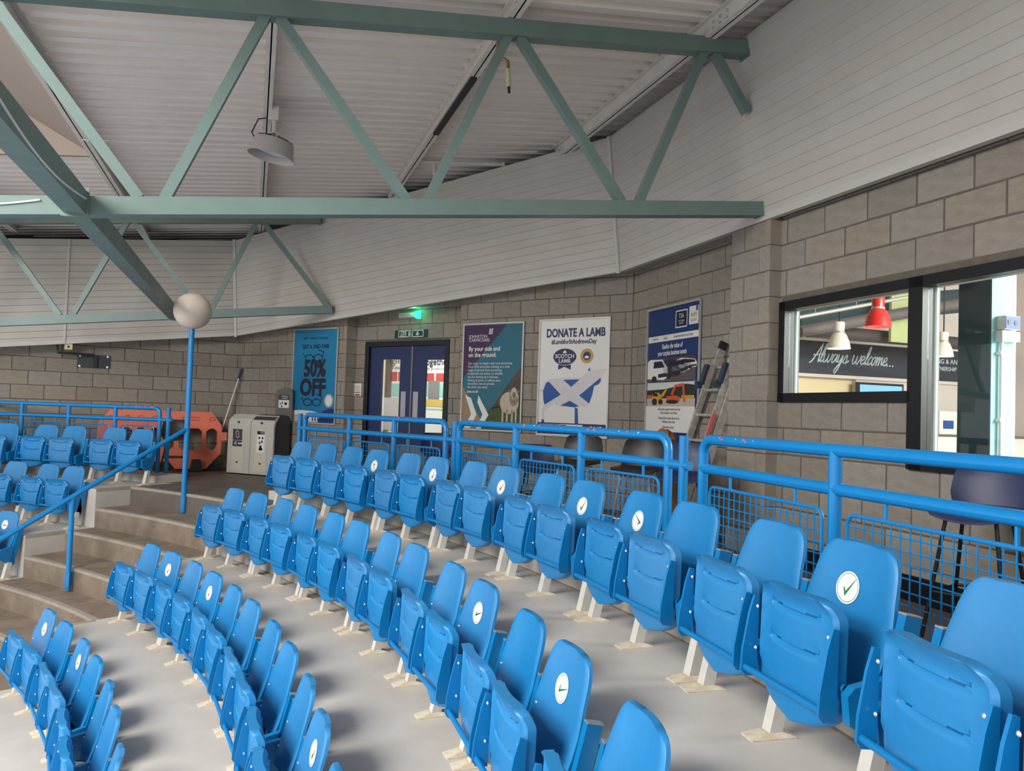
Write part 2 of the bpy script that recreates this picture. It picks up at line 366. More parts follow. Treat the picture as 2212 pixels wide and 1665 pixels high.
# ------------------------------------------------------------------ roof deck, tan ceiling, purlins
deck = thing('ceiling', 'white corrugated steel roof deck', 'ceiling', kind='structure')
PIT = .2; prof = [(0, 0), (.09, 0), (.102, .07), (.188, .07), (.2, 0)]
for i in range(25):
    m0 = -8.2 + i * 1.0; nl = -1.82 if m0 < 9.7 else -7.0
    mb = MB(); pts = []
    for k in range(5): pts += [(m0 + k * PIT + q, h) for q, h in prof[:-1]]
    pts.append((m0 + 1.0 + .006, 0))
    for n_, in ((nl,), (4.9,)):
        for m_, h in pts: mb.v.append(tuple(nm(n_, m_, roofz(n_) + h)))
    c = len(pts); mb.f = [(j, j + 1, c + j + 1, c + j) for j in range(c - 1)]
    obj('roof_sheet', mb, M_DECK, deck, fix=False)
tn = thing('ceiling_board', 'smooth tan ceiling boarding beside the corrugated deck', 'ceiling', kind='structure')
mb = MB(); za = roofz(-1.84) - .03
mb.hexa([nm(-1.84, -1, za), nm(-1.84, 9.8, za), nm(-3.9, 9.8, za + 1.1), nm(-3.9, -1, za + 1.1), nm(-1.84, -1, za + .04), nm(-1.84, 9.8, za + .04), nm(-3.9, 9.8, za + 1.15), nm(-3.9, -1, za + 1.15)])
obj('panel', mb, M_TAN, tn)
obj('panel', MB().hexa([nm(-1.84, 9.74, za - .02), nm(-7, 9.74, roofz(-7) - .04), nm(-7, 9.79, roofz(-7) - .04), nm(-1.84, 9.79, za - .02), nm(-1.84, 9.74, za + 1.1), nm(-7, 9.74, za + 1.1), nm(-7, 9.79, za + 1.1), nm(-1.84, 9.79, za + 1.1)]), M_TAN, tn)
def ibeam(mb, a, b, w, h, t=.012):
    mb.bar(a, b, t, h)
    up = V((0, 0, h / 2 - t / 2)); mb.bar(V(a) + up, V(b) + up, w, t); mb.bar(V(a) - up, V(b) - up, w, t); return mb
PUR = [(3.56, .17, .1, 'white steel roof beam next to the boarding'), (1.80, .14, .09, 'white steel roof beam carrying a dark cable tray'), (0.02, .13, .08, 'white steel roof beam carrying the round pendant lamp'),
       (-1.76, .15, .1, 'white steel roof beam along the tan ceiling boarding'), (-3.53, .12, .08, 'white steel roof beam above the left seating block')]
def mend(n):   # where a purlin meets the back cladding
    return min((C1C - N1.dot(N5) * n) / N1.dot(M5), (C0C - N0.dot(N5) * n) / N0.dot(M5)) if n < 3 else (C1C - N1.dot(N5) * n) / N1.dot(M5)
for n_, h, w, lab in PUR:
    z = roofz(n_) - h / 2 - .002; m0 = -.8 if n_ > -2 else 10.35; m1 = mend(n_) - .01
    t = thing('purlin', lab, 'roof beam', nm(n_, m0, 0), kind='structure')
    mb = ibeam(MB(), nm(n_, m0, z), nm(n_, m1, z), w, h); obj('beam', mb.shift(-nm(n_, m0, 0)), M_PURLIN, t)
    for m_ in (5.35, 5.45, 5.55):
        if n_ < -2: break
        for dz in (-.03, .03):
            obj('bolt', MB().lathe([(0, 0), (.012, 0), (.012, .012), (0, .012)], n=8, ax='x').shift(nm(n_, m_, z + dz) - nm(n_, m0, 0) - N5 * .018), M_GALV, t)
tray = nm(1.80, 6.75, roofz(1.8) - .155)
t = thing('cable_tray', 'dark strip fixed under a white roof beam', 'cable tray', tray)
obj('tray', MB().bar((0, 0, 0), M5 * 1.55, .06, .03), mat('tray_dark', (52, 47, 46), .7), t)
pipe = tag(obj('sprinkler_wire', MB().tube([nm(-1.76, 8.8, roofz(-1.76) - .17), nm(1.8, 8.8, roofz(1.8) - .155)], .006, 6), M_PURLIN), 'thin rod spanning between white roof beams', 'rod')

# ------------------------------------------------------------------ trusses and tie
def ch_b(n): return E + 1.84 + .114 * (n - 4.11)
def ch_t(n): return E + 2.79 + .112 * n
def truss(m, n_lo, n_hi_b, n_hi_t, label, top, bot, extra=()):
    base = nm(n_hi_b, m, 0); t = thing('roof_truss', label, 'truss', base)
    P = lambda n, z: nm(n, m, z) - base
    obj('bottom_chord', MB().bar(P(n_lo, ch_b(n_lo)), P(n_hi_b, ch_b(n_hi_b)), .12, .12), M_TRUSS, t)
    obj('top_chord', MB().bar(P(n_lo, ch_t(n_lo)), P(n_hi_t, ch_t(n_hi_t)), .12, .13), M_TRUSS, t)
    obj('end_plate', MB().bar(P(n_hi_t - .005, ch_t(n_hi_t)), P(n_hi_t + .012, ch_t(n_hi_t)), .14, .16), M_TRUSS, t)
    obj('end_plate', MB().bar(P(n_hi_b - .005, ch_b(n_hi_b)), P(n_hi_b + .012, ch_b(n_hi_b)), .13, .13), M_TRUSS, t)
    for a in top:
        for b in bot:
            if abs(a - b) < 1.3 and n_lo < a:
                s = .075 if b > a else -.075
                obj('web_member', MB().bar(P(a + s * .6, ch_t(a) - .05), P(b - s, ch_b(b) + .05), .07, .07, up=N5), M_TRUSS, t)
    for a, za, b, zb_ in extra: obj('web_member', MB().bar(P(a, za), P(b, zb_), .07, .07, up=N5), M_TRUSS, t)
    return t
T1M, T2M = 5.664, 12.24
truss(T1M, -5.5, 4.13, 3.95, 'green steel roof truss crossing above the seats in front of the lamp', [-5.3, -3.53, -1.75, .02, 1.82, 3.58], [-4.3, -2.5, -.70, 1.10, 2.87],
      [(3.64, ch_t(3.62) - .05, 3.98, E + 2.68)])
truss(T2M, -7.0, 1.10, .87, 'green steel roof truss in front of the boarding above the posters', [-5.3, -3.53, -1.77, -.01], [-6.1, -4.3, -2.53, -.72], [(.05, ch_t(0) - .05, 1.06, ch_b(1.06) + .03)])
for ma, mb_, lab in ((-1.2, T1M - .062, 'green steel tie beam running in to the near truss with a draped cable'), (T1M + .062, T2M - .03, 'green steel tie beam between the two roof trusses')):
    base = nm(-1.14, ma, 0); t = thing('tie_beam', lab, 'beam', base)
    za = ch_b(-1.14) + .02; obj('beam', MB().bar(nm(-1.14, ma, za) - base, nm(-1.14, mb_, za) - base, .13, .15), M_TRUSS, t)
    obj('end_plate', MB().bar(nm(-1.14, mb_ - .012, za) - base, nm(-1.14, mb_, za) - base, .16, .2), M_TRUSS, t)
c0 = []
for i in range(25):
    f = i / 24; c0.append(nm(-1.14 + .068, 3.4 + 2.15 * f, ch_b(-1.14) + .06 - .09 * math.sin(f * 3.1) - .02 * f))
tag(obj('cable', MB().tube(c0, .006, 6), M_WHITE, smooth=True), 'thin white cable draped along the near green tie beam', 'cable')
c0 = [nm(-2.6 + i * .06, T1M - .068, ch_b(-2.6 + i * .06) + .03 + .03 * math.sin(i * .3)) for i in range(22)]
tag(obj('cable', MB().tube(c0, .006, 6), M_WHITE, smooth=True), 'thin white cable clipped to the near truss bottom chord', 'cable')

# ------------------------------------------------------------------ tiers, aisle steps, concourse, kerb
def sector(mb, r0, r1, a0, a1, z0, z1, st=1.4):
    n = max(1, int(math.ceil((a1 - a0) / st))); b = len(mb.v)
    for i in range(n + 1):
        a = a0 + (a1 - a0) * i / n
        for r, z in ((r0, z0), (r1, z0), (r1, z1), (r0, z1)): mb.v.append(tuple(pol(r, a, z)))
    for i in range(n):
        p, q = b + 4 * i, b + 4 * i + 4
        mb.f += [(p + 3, p + 2, q + 2, q + 3), (p, p + 3, q + 3, q), (p + 1, q + 1, q + 2, p + 2), (p, q, q + 1, p + 1)]
    e = b + 4 * n; mb.f += [(b, b + 1, b + 2, b + 3), (e + 3, e + 2, e + 1, e)]; return mb
RHO = lambda k: 11.56 - .865 * k
AR, AL = 48.7, 61.7
fl = tag(obj('floor', sector(MB(), 12.72, 19.5, -25, 100, -.3, 0, 2), M_CONC), 'dark concrete concourse floor behind the railing', 'floor', kind='structure')
ordn = ['top', 'second', 'third', 'fourth', 'lowest']
for k in range(5):
    z = -STEP * k; ro = 12.75 if k == 0 else RHO(k - 1) + .02
    ft = tag(obj('floor_tier', sector(MB(), RHO(k), ro, -25, AR, z - .62, z), M_TIER), ordn[k] + ' light grey seating tier of the main block', 'floor', kind='structure')
    rb = 12.53 if k == 0 else RHO(k - 1); obj('dirt_line', sector(MB(), rb - .022, rb + .01, -20, AR, z - .01, z + .0015), M_DIRT, ft)
    tag(obj('floor_tier', sector(MB(), RHO(k), ro, AL, 92, z - .62, z), M_TIER), ordn[k] + ' light grey seating tier of the block by the barrier', 'floor', kind='structure')
    # aisle: upper landing part and the half step cut into it
    st = thing('floor_steps', ordn[k] + ' pair of concrete stair treads in the aisle', 'stairs', pol(RHO(k), 55, z), kind='structure'); off = -pol(RHO(k), 55, z)
    obj('tread', sector(MB(), RHO(k) + .49, ro, AR, AL, z - .62, z - .002).shift(off), M_CONC if k == 0 else M_STEP, st)
    obj('tread', sector(MB(), RHO(k), RHO(k) + .5, AR, AL, z - .62, z - STEP / 2).shift(off), M_STEP, st)
    obj('nosing', sector(MB(), RHO(k) + .488, RHO(k) + .545, AR, AL, z - .03, z + .003).shift(off), M_NOSE, st)
    obj('nosing', sector(MB(), RHO(k) - .002, RHO(k) + .055, AR, AL, z - STEP / 2 - .03, z - STEP / 2 + .003).shift(off), M_NOSE, st)
    obj('side_nosing', sector(MB(), RHO(k), RHO(k) + .5, AL - .02, AL + .28, z - .03, z + .003).shift(off), M_NOSE, st)
    obj('side_nosing', sector(MB(), RHO(k), RHO(k) + .5, AR - .28, AR + .02, z - .03, z + .003).shift(off), M_NOSE, st)
tag(obj('kerb', sector(MB(), 12.53, 13.08, -20, 51.3, -.05, .105), M_RISER), 'pale painted kerb carrying the railing beside the posters', 'kerb', kind='structure')
tag(obj('kerb', sector(MB(), 12.53, 13.0, 62.3, 80, -.05, .105), M_RISER), 'pale painted kerb carrying the railing beside the orange barrier', 'kerb', kind='structure')

# ------------------------------------------------------------------ tip-up seats
def shell(rows, cols, W, Y, thick, rim=.012):
    """rows: list of z; W(z) half width; Y(u,z) front surface; front faces +y"""
    mb = MB(); nr, nc = len(rows), len(cols)
    for side in (0, 1):
        for z in rows:
            for u in cols:
                edge = max(0, abs(u) - .86) / .14
                y = Y(u, z) - (thick if side else 0)
                if not side: y -= rim * edge ** 2
                mb.v.append((u * W(z), y, z))
    N = nr * nc; I = lambda s, i, j: s * N + i * nc + j
    for i in range(nr - 1):
        for j in range(nc - 1):
            mb.f.append((I(0, i, j), I(0, i + 1, j), I(0, i + 1, j + 1), I(0, i, j + 1)))
            mb.f.append((I(1, i, j), I(1, i, j + 1), I(1, i + 1, j + 1), I(1, i + 1, j)))
    for i in range(nr - 1):
        for j in (0, nc - 1): mb.f.append((I(0, i, j), I(0, i + 1, j), I(1, i + 1, j), I(1, i, j)))
    for j in range(nc - 1):
        for i in (0, nr - 1): mb.f.append((I(0, i, j), I(0, i, j + 1), I(1, i, j + 1), I(1, i, j)))
    return mb
def lerp(x, a, b, p, q): t = min(1, max(0, (x - a) / (b - a))); return p + (q - p) * t
def Wback(z):
    w = lerp(z, .52, .70, .228, .196) if z > .52 else .228
    if z > .67: t = min(1, (z - .67) / .09); w = lerp(z, .52, .70, .228, .196) - .08 * (1 - math.sqrt(max(0, 1 - t * t)))
    if z < .44: t = (.44 - z) / .14; w = .228 - .07 * (1 - math.sqrt(max(0, 1 - min(1, t) ** 2)))
    return w
def Yback(u, z): return .27 * (TOPZ - z) + .03 * u * u * (1 if z < .6 else lerp(z, .6, .76, 1, .55)) - .012 * math.sin(PI * (z - .3) / .46)
rows = [.30, .303, .31, .325, .35, .385, .44, .48, .52, .56, .60, .64, .67, .695, .715, .732, .745, .754, .759, .76]
cols = [-1, -.96, -.9, -.78, -.6, -.4, -.2, 0, .2, .4, .6, .78, .9, .96, 1]
ME_BACK = shell(rows, cols, Wback, Yback, .026).mesh('backrest', True)
PB_, PT_ = .175, .605
def Wpan(z):
    w = .215
    if z > .53: t = min(1, (z - .53) / .075); w = .215 - .07 * (1 - math.sqrt(max(0, 1 - t * t)))
    if z < .29: t = (.29 - z) / .125; w = .215 * math.sqrt(max(.02, 1 - min(.99, t) ** 2.2))
    return w
GR = [(.525, .545), (.405, .425)]
def Ypan(u, z):
    y = .275 + .05 * (PT_ - z) * .6 - .018 * u * u
    if z > .555: y += .026 * ((z - .555) / .05) ** 1.5
    if abs(u) > .9 and z > .3: y += .012
    sag = .012 * (1 - (u / .6) ** 2) if abs(u) < .6 else 0
    for a, b in GR:
        if abs(u) <= .62 and a - sag - .001 < z < b - sag + .001: y -= .014 * min(1, (z - (a - sag)) / (b - a))
    return y
prow = [.165, .1665, .17, .175, .182, .19, .2, .215, .23, .25, .27, .3, .33, .36, .385, .392, .398, .404, .410, .4131, .4135, .419, .4249, .4255, .44, .47, .5, .505, .512, .518, .525, .5331, .5335, .5389, .5395, .5449, .5455, .555, .565, .575, .585, .593, .599, .603, .605]
ME_PAN = shell(prow, [-1, -.97, -.92, -.82, -.64, -.62, -.5, -.3, -.1, .1, .3, .5, .62, .64, .82, .92, .97, 1], Wpan, Ypan, .045).mesh('seat_pan', True)
def plate(poly, x0, x1): return MB().prism(poly, x0, x1, 'x')
ME_ARM = plate([(.275, .24), (.325, .245), (.34, .265), (.335, .34), (.31, .47), (.29, .535), (.27, .53)], -.006, .006).mesh('hinge_arm')
ME_ROD = MB().tube([(-.218, .322, .275), (.218, .322, .275)], .0125, 10).mesh('pivot_rod', True)
fb = MB(); fb.prism([(.24, .36), (.10, .385), (.075, .175), (.13, .165), (.255, .245), (.265, .335)], -.017, .017, 'x')
fb.bar((0, .125, .17), (0, .022, .575), .034, .062, up=(0, 1, .25))
ME_FRAME = fb.mesh('side_frame')
ME_CAP = MB().bar((0, .0225, .573), (0, .0215, .578), .036, .064, up=(0, 1, .25)).mesh('cap')
ME_LEG = MB().bar((0, .14, .2), (0, .185, .012), .052, .052, up=(0, 1, 0)).mesh('leg')
q = MB(); q.add([(-.04, .10, 0), (.04, .10, 0), (.04, .29, 0), (-.04, .29, 0), (-.04, .10, .005), (.04, .10, .005), (.04, .29, .005), (-.04, .29, .005), (-.027, .15, .022), (.027, .15, .022), (.027, .22, .022), (-.027, .22, .022)],
      [(3, 2, 1, 0), (0, 1, 5, 4), (1, 2, 6, 5), (2, 3, 7, 6), (3, 0, 4, 7), (4, 5, 9, 8), (5, 6, 10, 9), (6, 7, 11, 10), (7, 4, 8, 11), (8, 9, 10, 11)])
ME_FOOT = q.mesh('foot_plate')
ME_BOLT = MB().lathe([(0, .006), (.005, .004), (.0075, 0)], n=8, ax='y').mesh('bolt', True)
ME_BOSS = MB().lathe([(0, .02), (.014, .02), (.016, 0)], n=10, ax='x').mesh('pivot_boss', True)
for me, m in ((ME_BACK, M_SEAT), (ME_PAN, M_SEAT), (ME_ARM, M_FRAME), (ME_ROD, M_FRAME), (ME_FRAME, M_FRAME), (ME_CAP, M_GALV), (ME_LEG, M_LEG), (ME_FOOT, M_FOOT), (ME_BOLT, M_BOLT), (ME_BOSS, M_FRAME)): me.materials.append(m)
M_STICK = mat('sticker_white', (240, 240, 234), .5); M_TICK = mat('tick_green', (32, 118, 72), .5); M_TICKD = mat('tick_dark', (44, 52, 50), .5)
def back_pt(x, z, lift): return V((x, Yback(x / Wback(z), z) + lift, z))
def sticker(parent, ang, green, zc=.60, xc=.03):
    R = .056; d = MB(); ring = MB()
    def pt(a, r, l): return back_pt(xc + r * math.cos(a), zc + r * math.sin(a), l)
    n = 28; d.v = [tuple(back_pt(xc, zc, .003))] + [tuple(pt(2 * PI * i / n, R, .003)) for i in range(n)]; d.f = [(0, 1 + i, 1 + (i + 1) % n) for i in range(n)]
    s = obj('tick_sticker', d, M_STICK, parent)
    for i in range(n):
        a, b = 2 * PI * i / n, 2 * PI * (i + 1) / n
        ring.add([pt(a, R * .86, .0036), pt(b, R * .86, .0036), pt(b, R * .9, .0036), pt(a, R * .9, .0036)], [(0, 1, 2, 3)])
    tk = [(-.022, .002), (-.012, -.004), (-.008, -.014), (.030, .034), (.034, .036), (-.008, -.032)]
    ca, sa = math.cos(ang), math.sin(ang)
    ring.add([back_pt(xc - (x * ca - z * sa), zc + x * sa + z * ca, .0036) for x, z in tk], [(0, 1, 2, 5), (2, 3, 4, 5)])
    for p in s.data.polygons: p.material_index = 0
    b0 = len(s.data.vertices); mb = MB(); mb.v = [tuple(v.co) for v in s.data.vertices] + ring.v; mb.f = [tuple(p.vertices) for p in s.data.polygons] + [tuple(i + b0 for i in f) for f in ring.f]
    me = mb.mesh('tick_sticker', fix=False); me.materials.append(M_STICK); me.materials.append(M_TICK if green else M_TICKD)
    for p in me.polygons[n:]: p.material_index = 1
    s.data = me
def make_seat(label, group, a, k, dx, frames, tick=None, rr=0, ori=None):
    """a: module angle, dx: offset along the row (+ = local x), k: tier"""
    p = pol(R1R + rr - DR * k, a, -STEP * k); ar = math.radians(ori or a)
    fwd = V((-math.cos(ar), -math.sin(ar), 0)); xr = V((fwd.y, -fwd.x, 0))
    M = Matrix(((xr.x, fwd.x, 0, p.x + xr.x * dx), (xr.y, fwd.y, 0, p.y + xr.y * dx), (0, 0, 1, p.z), (0, 0, 0, 1)))
    t = thing('tip_up_seat', label, 'seat', M=M, group=group)
    b = link('backrest', ME_BACK, None, t); pan = link('seat_pan', ME_PAN, None, t)
    for x, z in ((.195, .49), (.195, .37)):
        o = link('bolt', ME_BOLT, None, b); o.location = (x, Yback(x / Wback(z), z) - .002, z)
    for x in (-.222, .222):
        link('hinge_arm', ME_ARM, None, pan).location = (x, 0, 0)
        o = link('bolt', ME_BOLT, None, pan); o.location = (x * .9, .288, .5)
        o = link('bolt', ME_BOLT, None, pan); o.location = (x * .9, .293, .35)
    link('pivot_rod', ME_ROD, None, pan)
    if tick is not None: sticker(b, tick[0], tick[1])
    for x in frames:
        f = link('side_frame', ME_FRAME, None, t); f.location = (x, 0, 0)
        link('cap', ME_CAP, None, f); o = link('pivot_boss', ME_BOSS, None, f); o.location = (.015 if x < 0 else -.035, .245, .345)
        g = link('leg', ME_LEG, None, t); g.location = (x, 0, 0); h = link('foot_plate', ME_FOOT, None, t); h.location = (x, 0, 0)
    return t
WORD = ['first', 'second', 'third', 'fourth', 'fifth', 'sixth', 'seventh', 'eighth', 'ninth', 'tenth', 'eleventh', 'twelfth', 'thirteenth', 'fourteenth', 'fifteenth', 'sixteenth']
HP = .25
def row(angles, k, where, group, ticks, from_left=True, rr=None, ori=None):
    # viewer's left of the module is local +x for seats facing the ring
    i = 0
    for j, a in enumerate(angles):
        for s in ((1, -1) if from_left else (-1, 1)):
            tk = ticks.get(i); lab = 'blue tip-up seat' + (' with tick sticker' if tk else '') + ', ' + WORD[i] + ' from the stairs, ' + where
            fr_ = ((s * HP, -s * HP) if s == (1 if from_left else -1) else (s * HP,))
            make_seat(lab, group, a, k, s * HP, fr_, tk, (rr or {}).get(j, 0), (ori or {}).get(j)); i += 1
row([45.75, 40.7, 35.75, 30.75, 25.35, 20.0, 14.75, 9.4], 0, 'row along the posters railing', 'seats in the top row of the main block',
    {3: (-2.2, 0), 5: (.35, 0), 7: (0, 0), 9: (.1, 0), 10: (1.6, 0), 13: (0, 1)}, rr={0: -.05, 1: -.08, 2: -.05})
row([45.4, 40.04, 34.6, 28.94, 23.13, 17.42, 11.6], 1, 'second row of main block', 'seats in the second row of the main block', {9: (-.55, 0), 11: (-.6, 1)})
row([44.85, 39.13, 33.48, 27.5, 21.58, 15.8], 2, 'third row of main block', 'seats in the third row of the main block', {1: (.3, 0), 3: (.2, 0), 9: (.1, 0)})
row([44.6, 38.1, 31.6, 25.1], 3, 'fourth row of main block', 'seats in the fourth row of the main block', {0: (.1, 0), 2: (.0, 0)})
row([64.3, 69.5, 74.7], 0, 'row before the orange barrier', 'seats in the top row of the block by the barrier', {}, False, {1: -.21, 2: -.40}, {0: 70, 1: 75, 2: 79})
row([65.0, 70.7, 76.2], 1, 'second row below orange barrier', 'seats in the second row of the block by the barrier', {}, False)
row([64.6, 70.6], 2, 'third row below orange barrier', 'seats in the third row of the block by the barrier', {0: (-.9, 0)}, False)

# ------------------------------------------------------------------ railings
RR = 12.9; ZT_, ZM_ = 1.06, .885; PR = .03
def ang_at(px, z=1.0, r=RR):       # angle on the railing circle seen at pixel column px
    best = None
    for i in range(0, 4000):
        a = -5 + i * .0225; p = pol(r, a, z) - V((0, 0, E)); zz = p.dot(FW)
        if zz < .3: continue
        x = CXP + FPX * p.dot(RT) / zz
        if best is None or abs(x - px) < best[0]: best = (abs(x - px), a)
    return best[1]
def railing(label, a0, a1, posts, single, panels, group):
    A, B = (a0 if isinstance(a0, Vector) else pol(RR, a0)), pol(RR, a1); d = (B - A); L = d.length; M = fr((A.x, A.y, .1), d)
    t = thing('guard_railing', label, 'railing', M=M, group=group)
    zt, zm, c = ZT_ - .1, ZM_ - .1, .09
    def arc(cx, cz, s0, s1): return [(cx + c * math.cos(s0 + (s1 - s0) * i / 6), 0, cz + c * math.sin(s0 + (s1 - s0) * i / 6)) for i in range(7)]
    path = [(0, 0, 0)] + arc(c, zt - c, PI, PI / 2) + arc(L - c, zt - c, PI / 2, 0) + [(L, 0, 0)]
    obj('top_rail', MB().tube(path, PR, 12), M_RAIL, t, True)
    e0 = -.16 if 'l' in single else 0; e1 = L + (.2 if 'r' in single else 0)
    obj('middle_rail', MB().tube([(e0, 0, zm), (e1, 0, zm)], PR * .97, 12), M_RAIL, t, True)
    fr_ = [0] + posts + [L]
    for s in posts: obj('post', MB().tube([(s, 0, 0), (s, 0, zt)], PR * 1.02, 12), M_RAIL, t, True)
    if 'l' in single: obj('end_post', MB().tube([(-.13, 0, 0), (-.13, 0, zt + .01)], PR * 1.02, 12), M_RAIL, t, True)
    if 'r' in single: obj('end_post', MB().tube([(L + .14, 0, 0), (L + .14, 0, zt + .01)], PR * 1.02, 12), M_RAIL, t, True)
    for i in range(len(fr_) - 1):
        if i not in panels: continue
        x0, x1 = fr_[i] + .085, fr_[i + 1] - .085; z1, z0 = zm - .1, .06; cc = .05
        def arc2(cx, cz, s0): return [(cx + cc * math.cos(s0 + PI / 2 * j / 4), 0, cz + cc * math.sin(s0 + PI / 2 * j / 4)) for j in range(5)]
        loop = arc2(x1 - cc, z1 - cc, 0) + arc2(x0 + cc, z1 - cc, PI / 2) + arc2(x0 + cc, z0 + cc, PI) + arc2(x1 - cc, z0 + cc, 1.5 * PI)
        pf = obj('mesh_panel', MB().tube(loop, .009, 8, closed=True), M_RAIL, t, True)
        w = MB(); nx = max(3, int((x1 - x0) / .052)); nz = int((z1 - z0) / .052)
        for j in range(1, nx): x = x0 + (x1 - x0) * j / nx; w.tube([(x, 0, z0), (x, 0, z1)], .0032, 5, cap=False)
        for j in range(1, nz): z = z0 + (z1 - z0) * j / nz; w.tube([(x0, .004, z), (x1, .004, z)], .0032, 5, cap=False)
        g = obj('wire_grid', w, M_RAIL, pf, fix=False); g['kind'] = 'stuff'
        for x in (x0 + (x1 - x0) * .22, x0 + (x1 - x0) * .8): obj('hanger', MB().tube([(x, 0, z1), (x, 0, zm)], .009, 8), M_RAIL, pf, True)
    return t, M, L
def sec(x0, x1, xs):
    a0, a1 = ang_at(x0), ang_at(x1); A, B = pol(RR, a0), pol(RR, a1); d = (B - A).normalized()
    out = []
    for x in xs:
        r_ = ray(x, 900); n = V((-r_.y, r_.x, 0)); t = -A.dot(n) / d.dot(n); out.append(t)
    return a0, a1, out
RG = 'blue railings around the seating'
a0, a1, ps = sec(660, 964, [756, 853])
rA = railing('blue tubular railing in front of the double doors', a0, a1, ps, 'lr', {0, 1, 2}, RG)
a0, a1, ps = sec(993, 1444, [1116, 1258])
rB = railing('blue tubular railing in front of the lamb poster', a0, a1, ps, 'r', {0, 1, 2}, RG)
a0, a1, ps = sec(1520, 2212, [1807]); LC = (pol(RR, a1) - pol(RR, a0)).length
a1b = a1 - 4.5
A = pol(RR, a0); Bp = pol(RR, a1b); dd = (Bp - A).normalized(); r_ = ray(1807, 900); n_ = V((-r_.y, r_.x, 0)); s1 = -A.dot(n_) / dd.dot(n_)
rC = railing('blue tubular railing in front of the cafe window', a0, a1b, [s1, s1 * 2.02], '', {0, 1}, RG)
a1 = ang_at(346); Bp = pol(RR, a1); A = on_plane(-25, 860, N0, 14.27); A.z = 0; a0 = A; dd = (Bp - A).normalized(); ps = []
for x in (48, 149, 250):
    r_ = ray(x, 880); n_ = V((-r_.y, r_.x, 0)); ps.append(-A.dot(n_) / dd.dot(n_))
rD = railing('blue tubular railing in front of the orange barrier', a0, a1, ps, 'r', {0, 1, 2, 3}, RG)
# chipped paint patches on the top rails
M_CHIP = mat('chipped_red', (222, 92, 96), .6); M_CHIPW = mat('chipped_white', (214, 224, 230), .6)
def chips(rail, spots):
    t, M, L = rail
    for s, off, w, m in spots:
        mb = MB(); z = ZT_ - .1; n = 9; ring = []
        for i in range(n):
            a = 2 * PI * i / n; rr = random.uniform(.6, 1); xx = s * L + w * rr * math.cos(a); th = off + (w * .75 / PR) * rr * math.sin(a)
            ring.append((xx, -(PR + .0012) * math.cos(th), z + (PR + .0012) * math.sin(th)))
        c = (s * L, -(PR + .0012) * math.cos(off), z + (PR + .0012) * math.sin(off))
        mb.v = [c] + ring; mb.f = [(0, 1 + i, 1 + (i + 1) % n) for i in range(n)]
        obj('paint_chip', mb, m, t)
chips(rA, [(.06, .7, .014, M_CHIP), (.72, .8, .022, M_CHIP), (.78, .6, .012, M_CHIP)])
chips(rB, [(.1, .6, .016, M_CHIP), (.42, .55, .022, M_CHIP), (.47, .6, .01, M_CHIPW), (.5, .5, .012, M_CHIP), (.72, .5, .018, M_CHIP), (.745, .45, .02, M_CHIP), (.84, .5, .008, M_CHIPW), (.87, .5, .012, M_CHIP), (.91, .45, .009, M_CHIPW)])
chips(rC, [(.075, .5, .014, M_CHIP), (.083, .25, .012, M_CHIP), (.155, .45, .013, M_CHIP), (.162, .2, .012, M_CHIP), (.13, .5, .005, M_CHIPW), (.185, .4, .005, M_CHIPW)])
chips(rD, [(.87, .6, .02, M_CHIP), (.89, .6, .02, M_CHIP), (.92, .6, .02, M_CHIP), (.96, .6, .03, M_CHIP)])

# ------------------------------------------------------------------ stair handrail with globe lamp
pp = pol(12.03, 56.2, -.246 + .01); p2 = pol(RHO(1) - .06, 56.0, -.984 + .02)
lp = thing('globe_lamp_post', 'white globe lamp on a tall blue post at the top of the stairs', 'lamp', pp)
gz = (on_plane(425, 672, (0, 1), pp.y).z) - pp.z; lean = V((0, 0, 0))
obj('post', MB().tube([(0, 0, 0), (0, 0, gz - .2)], .034, 14), M_RAIL, lp, True)
obj('collar', MB().lathe([(.036, gz - .225), (.11, gz - .2), (.11, gz - .185), (.05, gz - .18)], n=20), M_DARK, lp, True)
R = .232; obj('globe', MB().lathe([(R * math.sin(PI * i / 20) + .0001, gz + R * math.cos(PI * i / 20)) for i in range(21)], n=32), mat('opal_globe', (222, 208, 192), .35, noise=.05, scale=6), lp, True)
ou = (pp - CEN); ou.z = 0; ou.normalize()
obj('bracket', MB().bar(V((0, 0, .03)), V((0, 0, .2)), .06, .05).bar(ou * 0 + V((0, 0, .17)), ou * .12 + V((0, 0, .17)), .012, .07), M_RAIL, lp)
h1 = on_plane(408, 926, (0, 1), pp.y); h2z = on_plane(168, 1073, (0, 1), p2.y).z
t = thing('stair_handrail', 'sloping blue handrail down the concrete stairs', 'handrail', p2)
top2 = V((0, 0, h2z - p2.z)); hp1 = V((pp.x, pp.y, h1.z)) - p2; dirn = (top2 - hp1)
obj('rail', MB().tube([hp1, top2 + dirn * 1.6], .028, 14), M_RAIL, t, True)
obj('post', MB().tube([(0, 0, 0), top2], .028, 14), M_RAIL, t, True)
obj('bracket', MB().bar(V((0, 0, .04)), V((0, 0, .2)), .055, .05).bar(V((0, 0, .16)), ou * .1 + V((0, 0, .16)), .012, .07), M_RAIL, t)

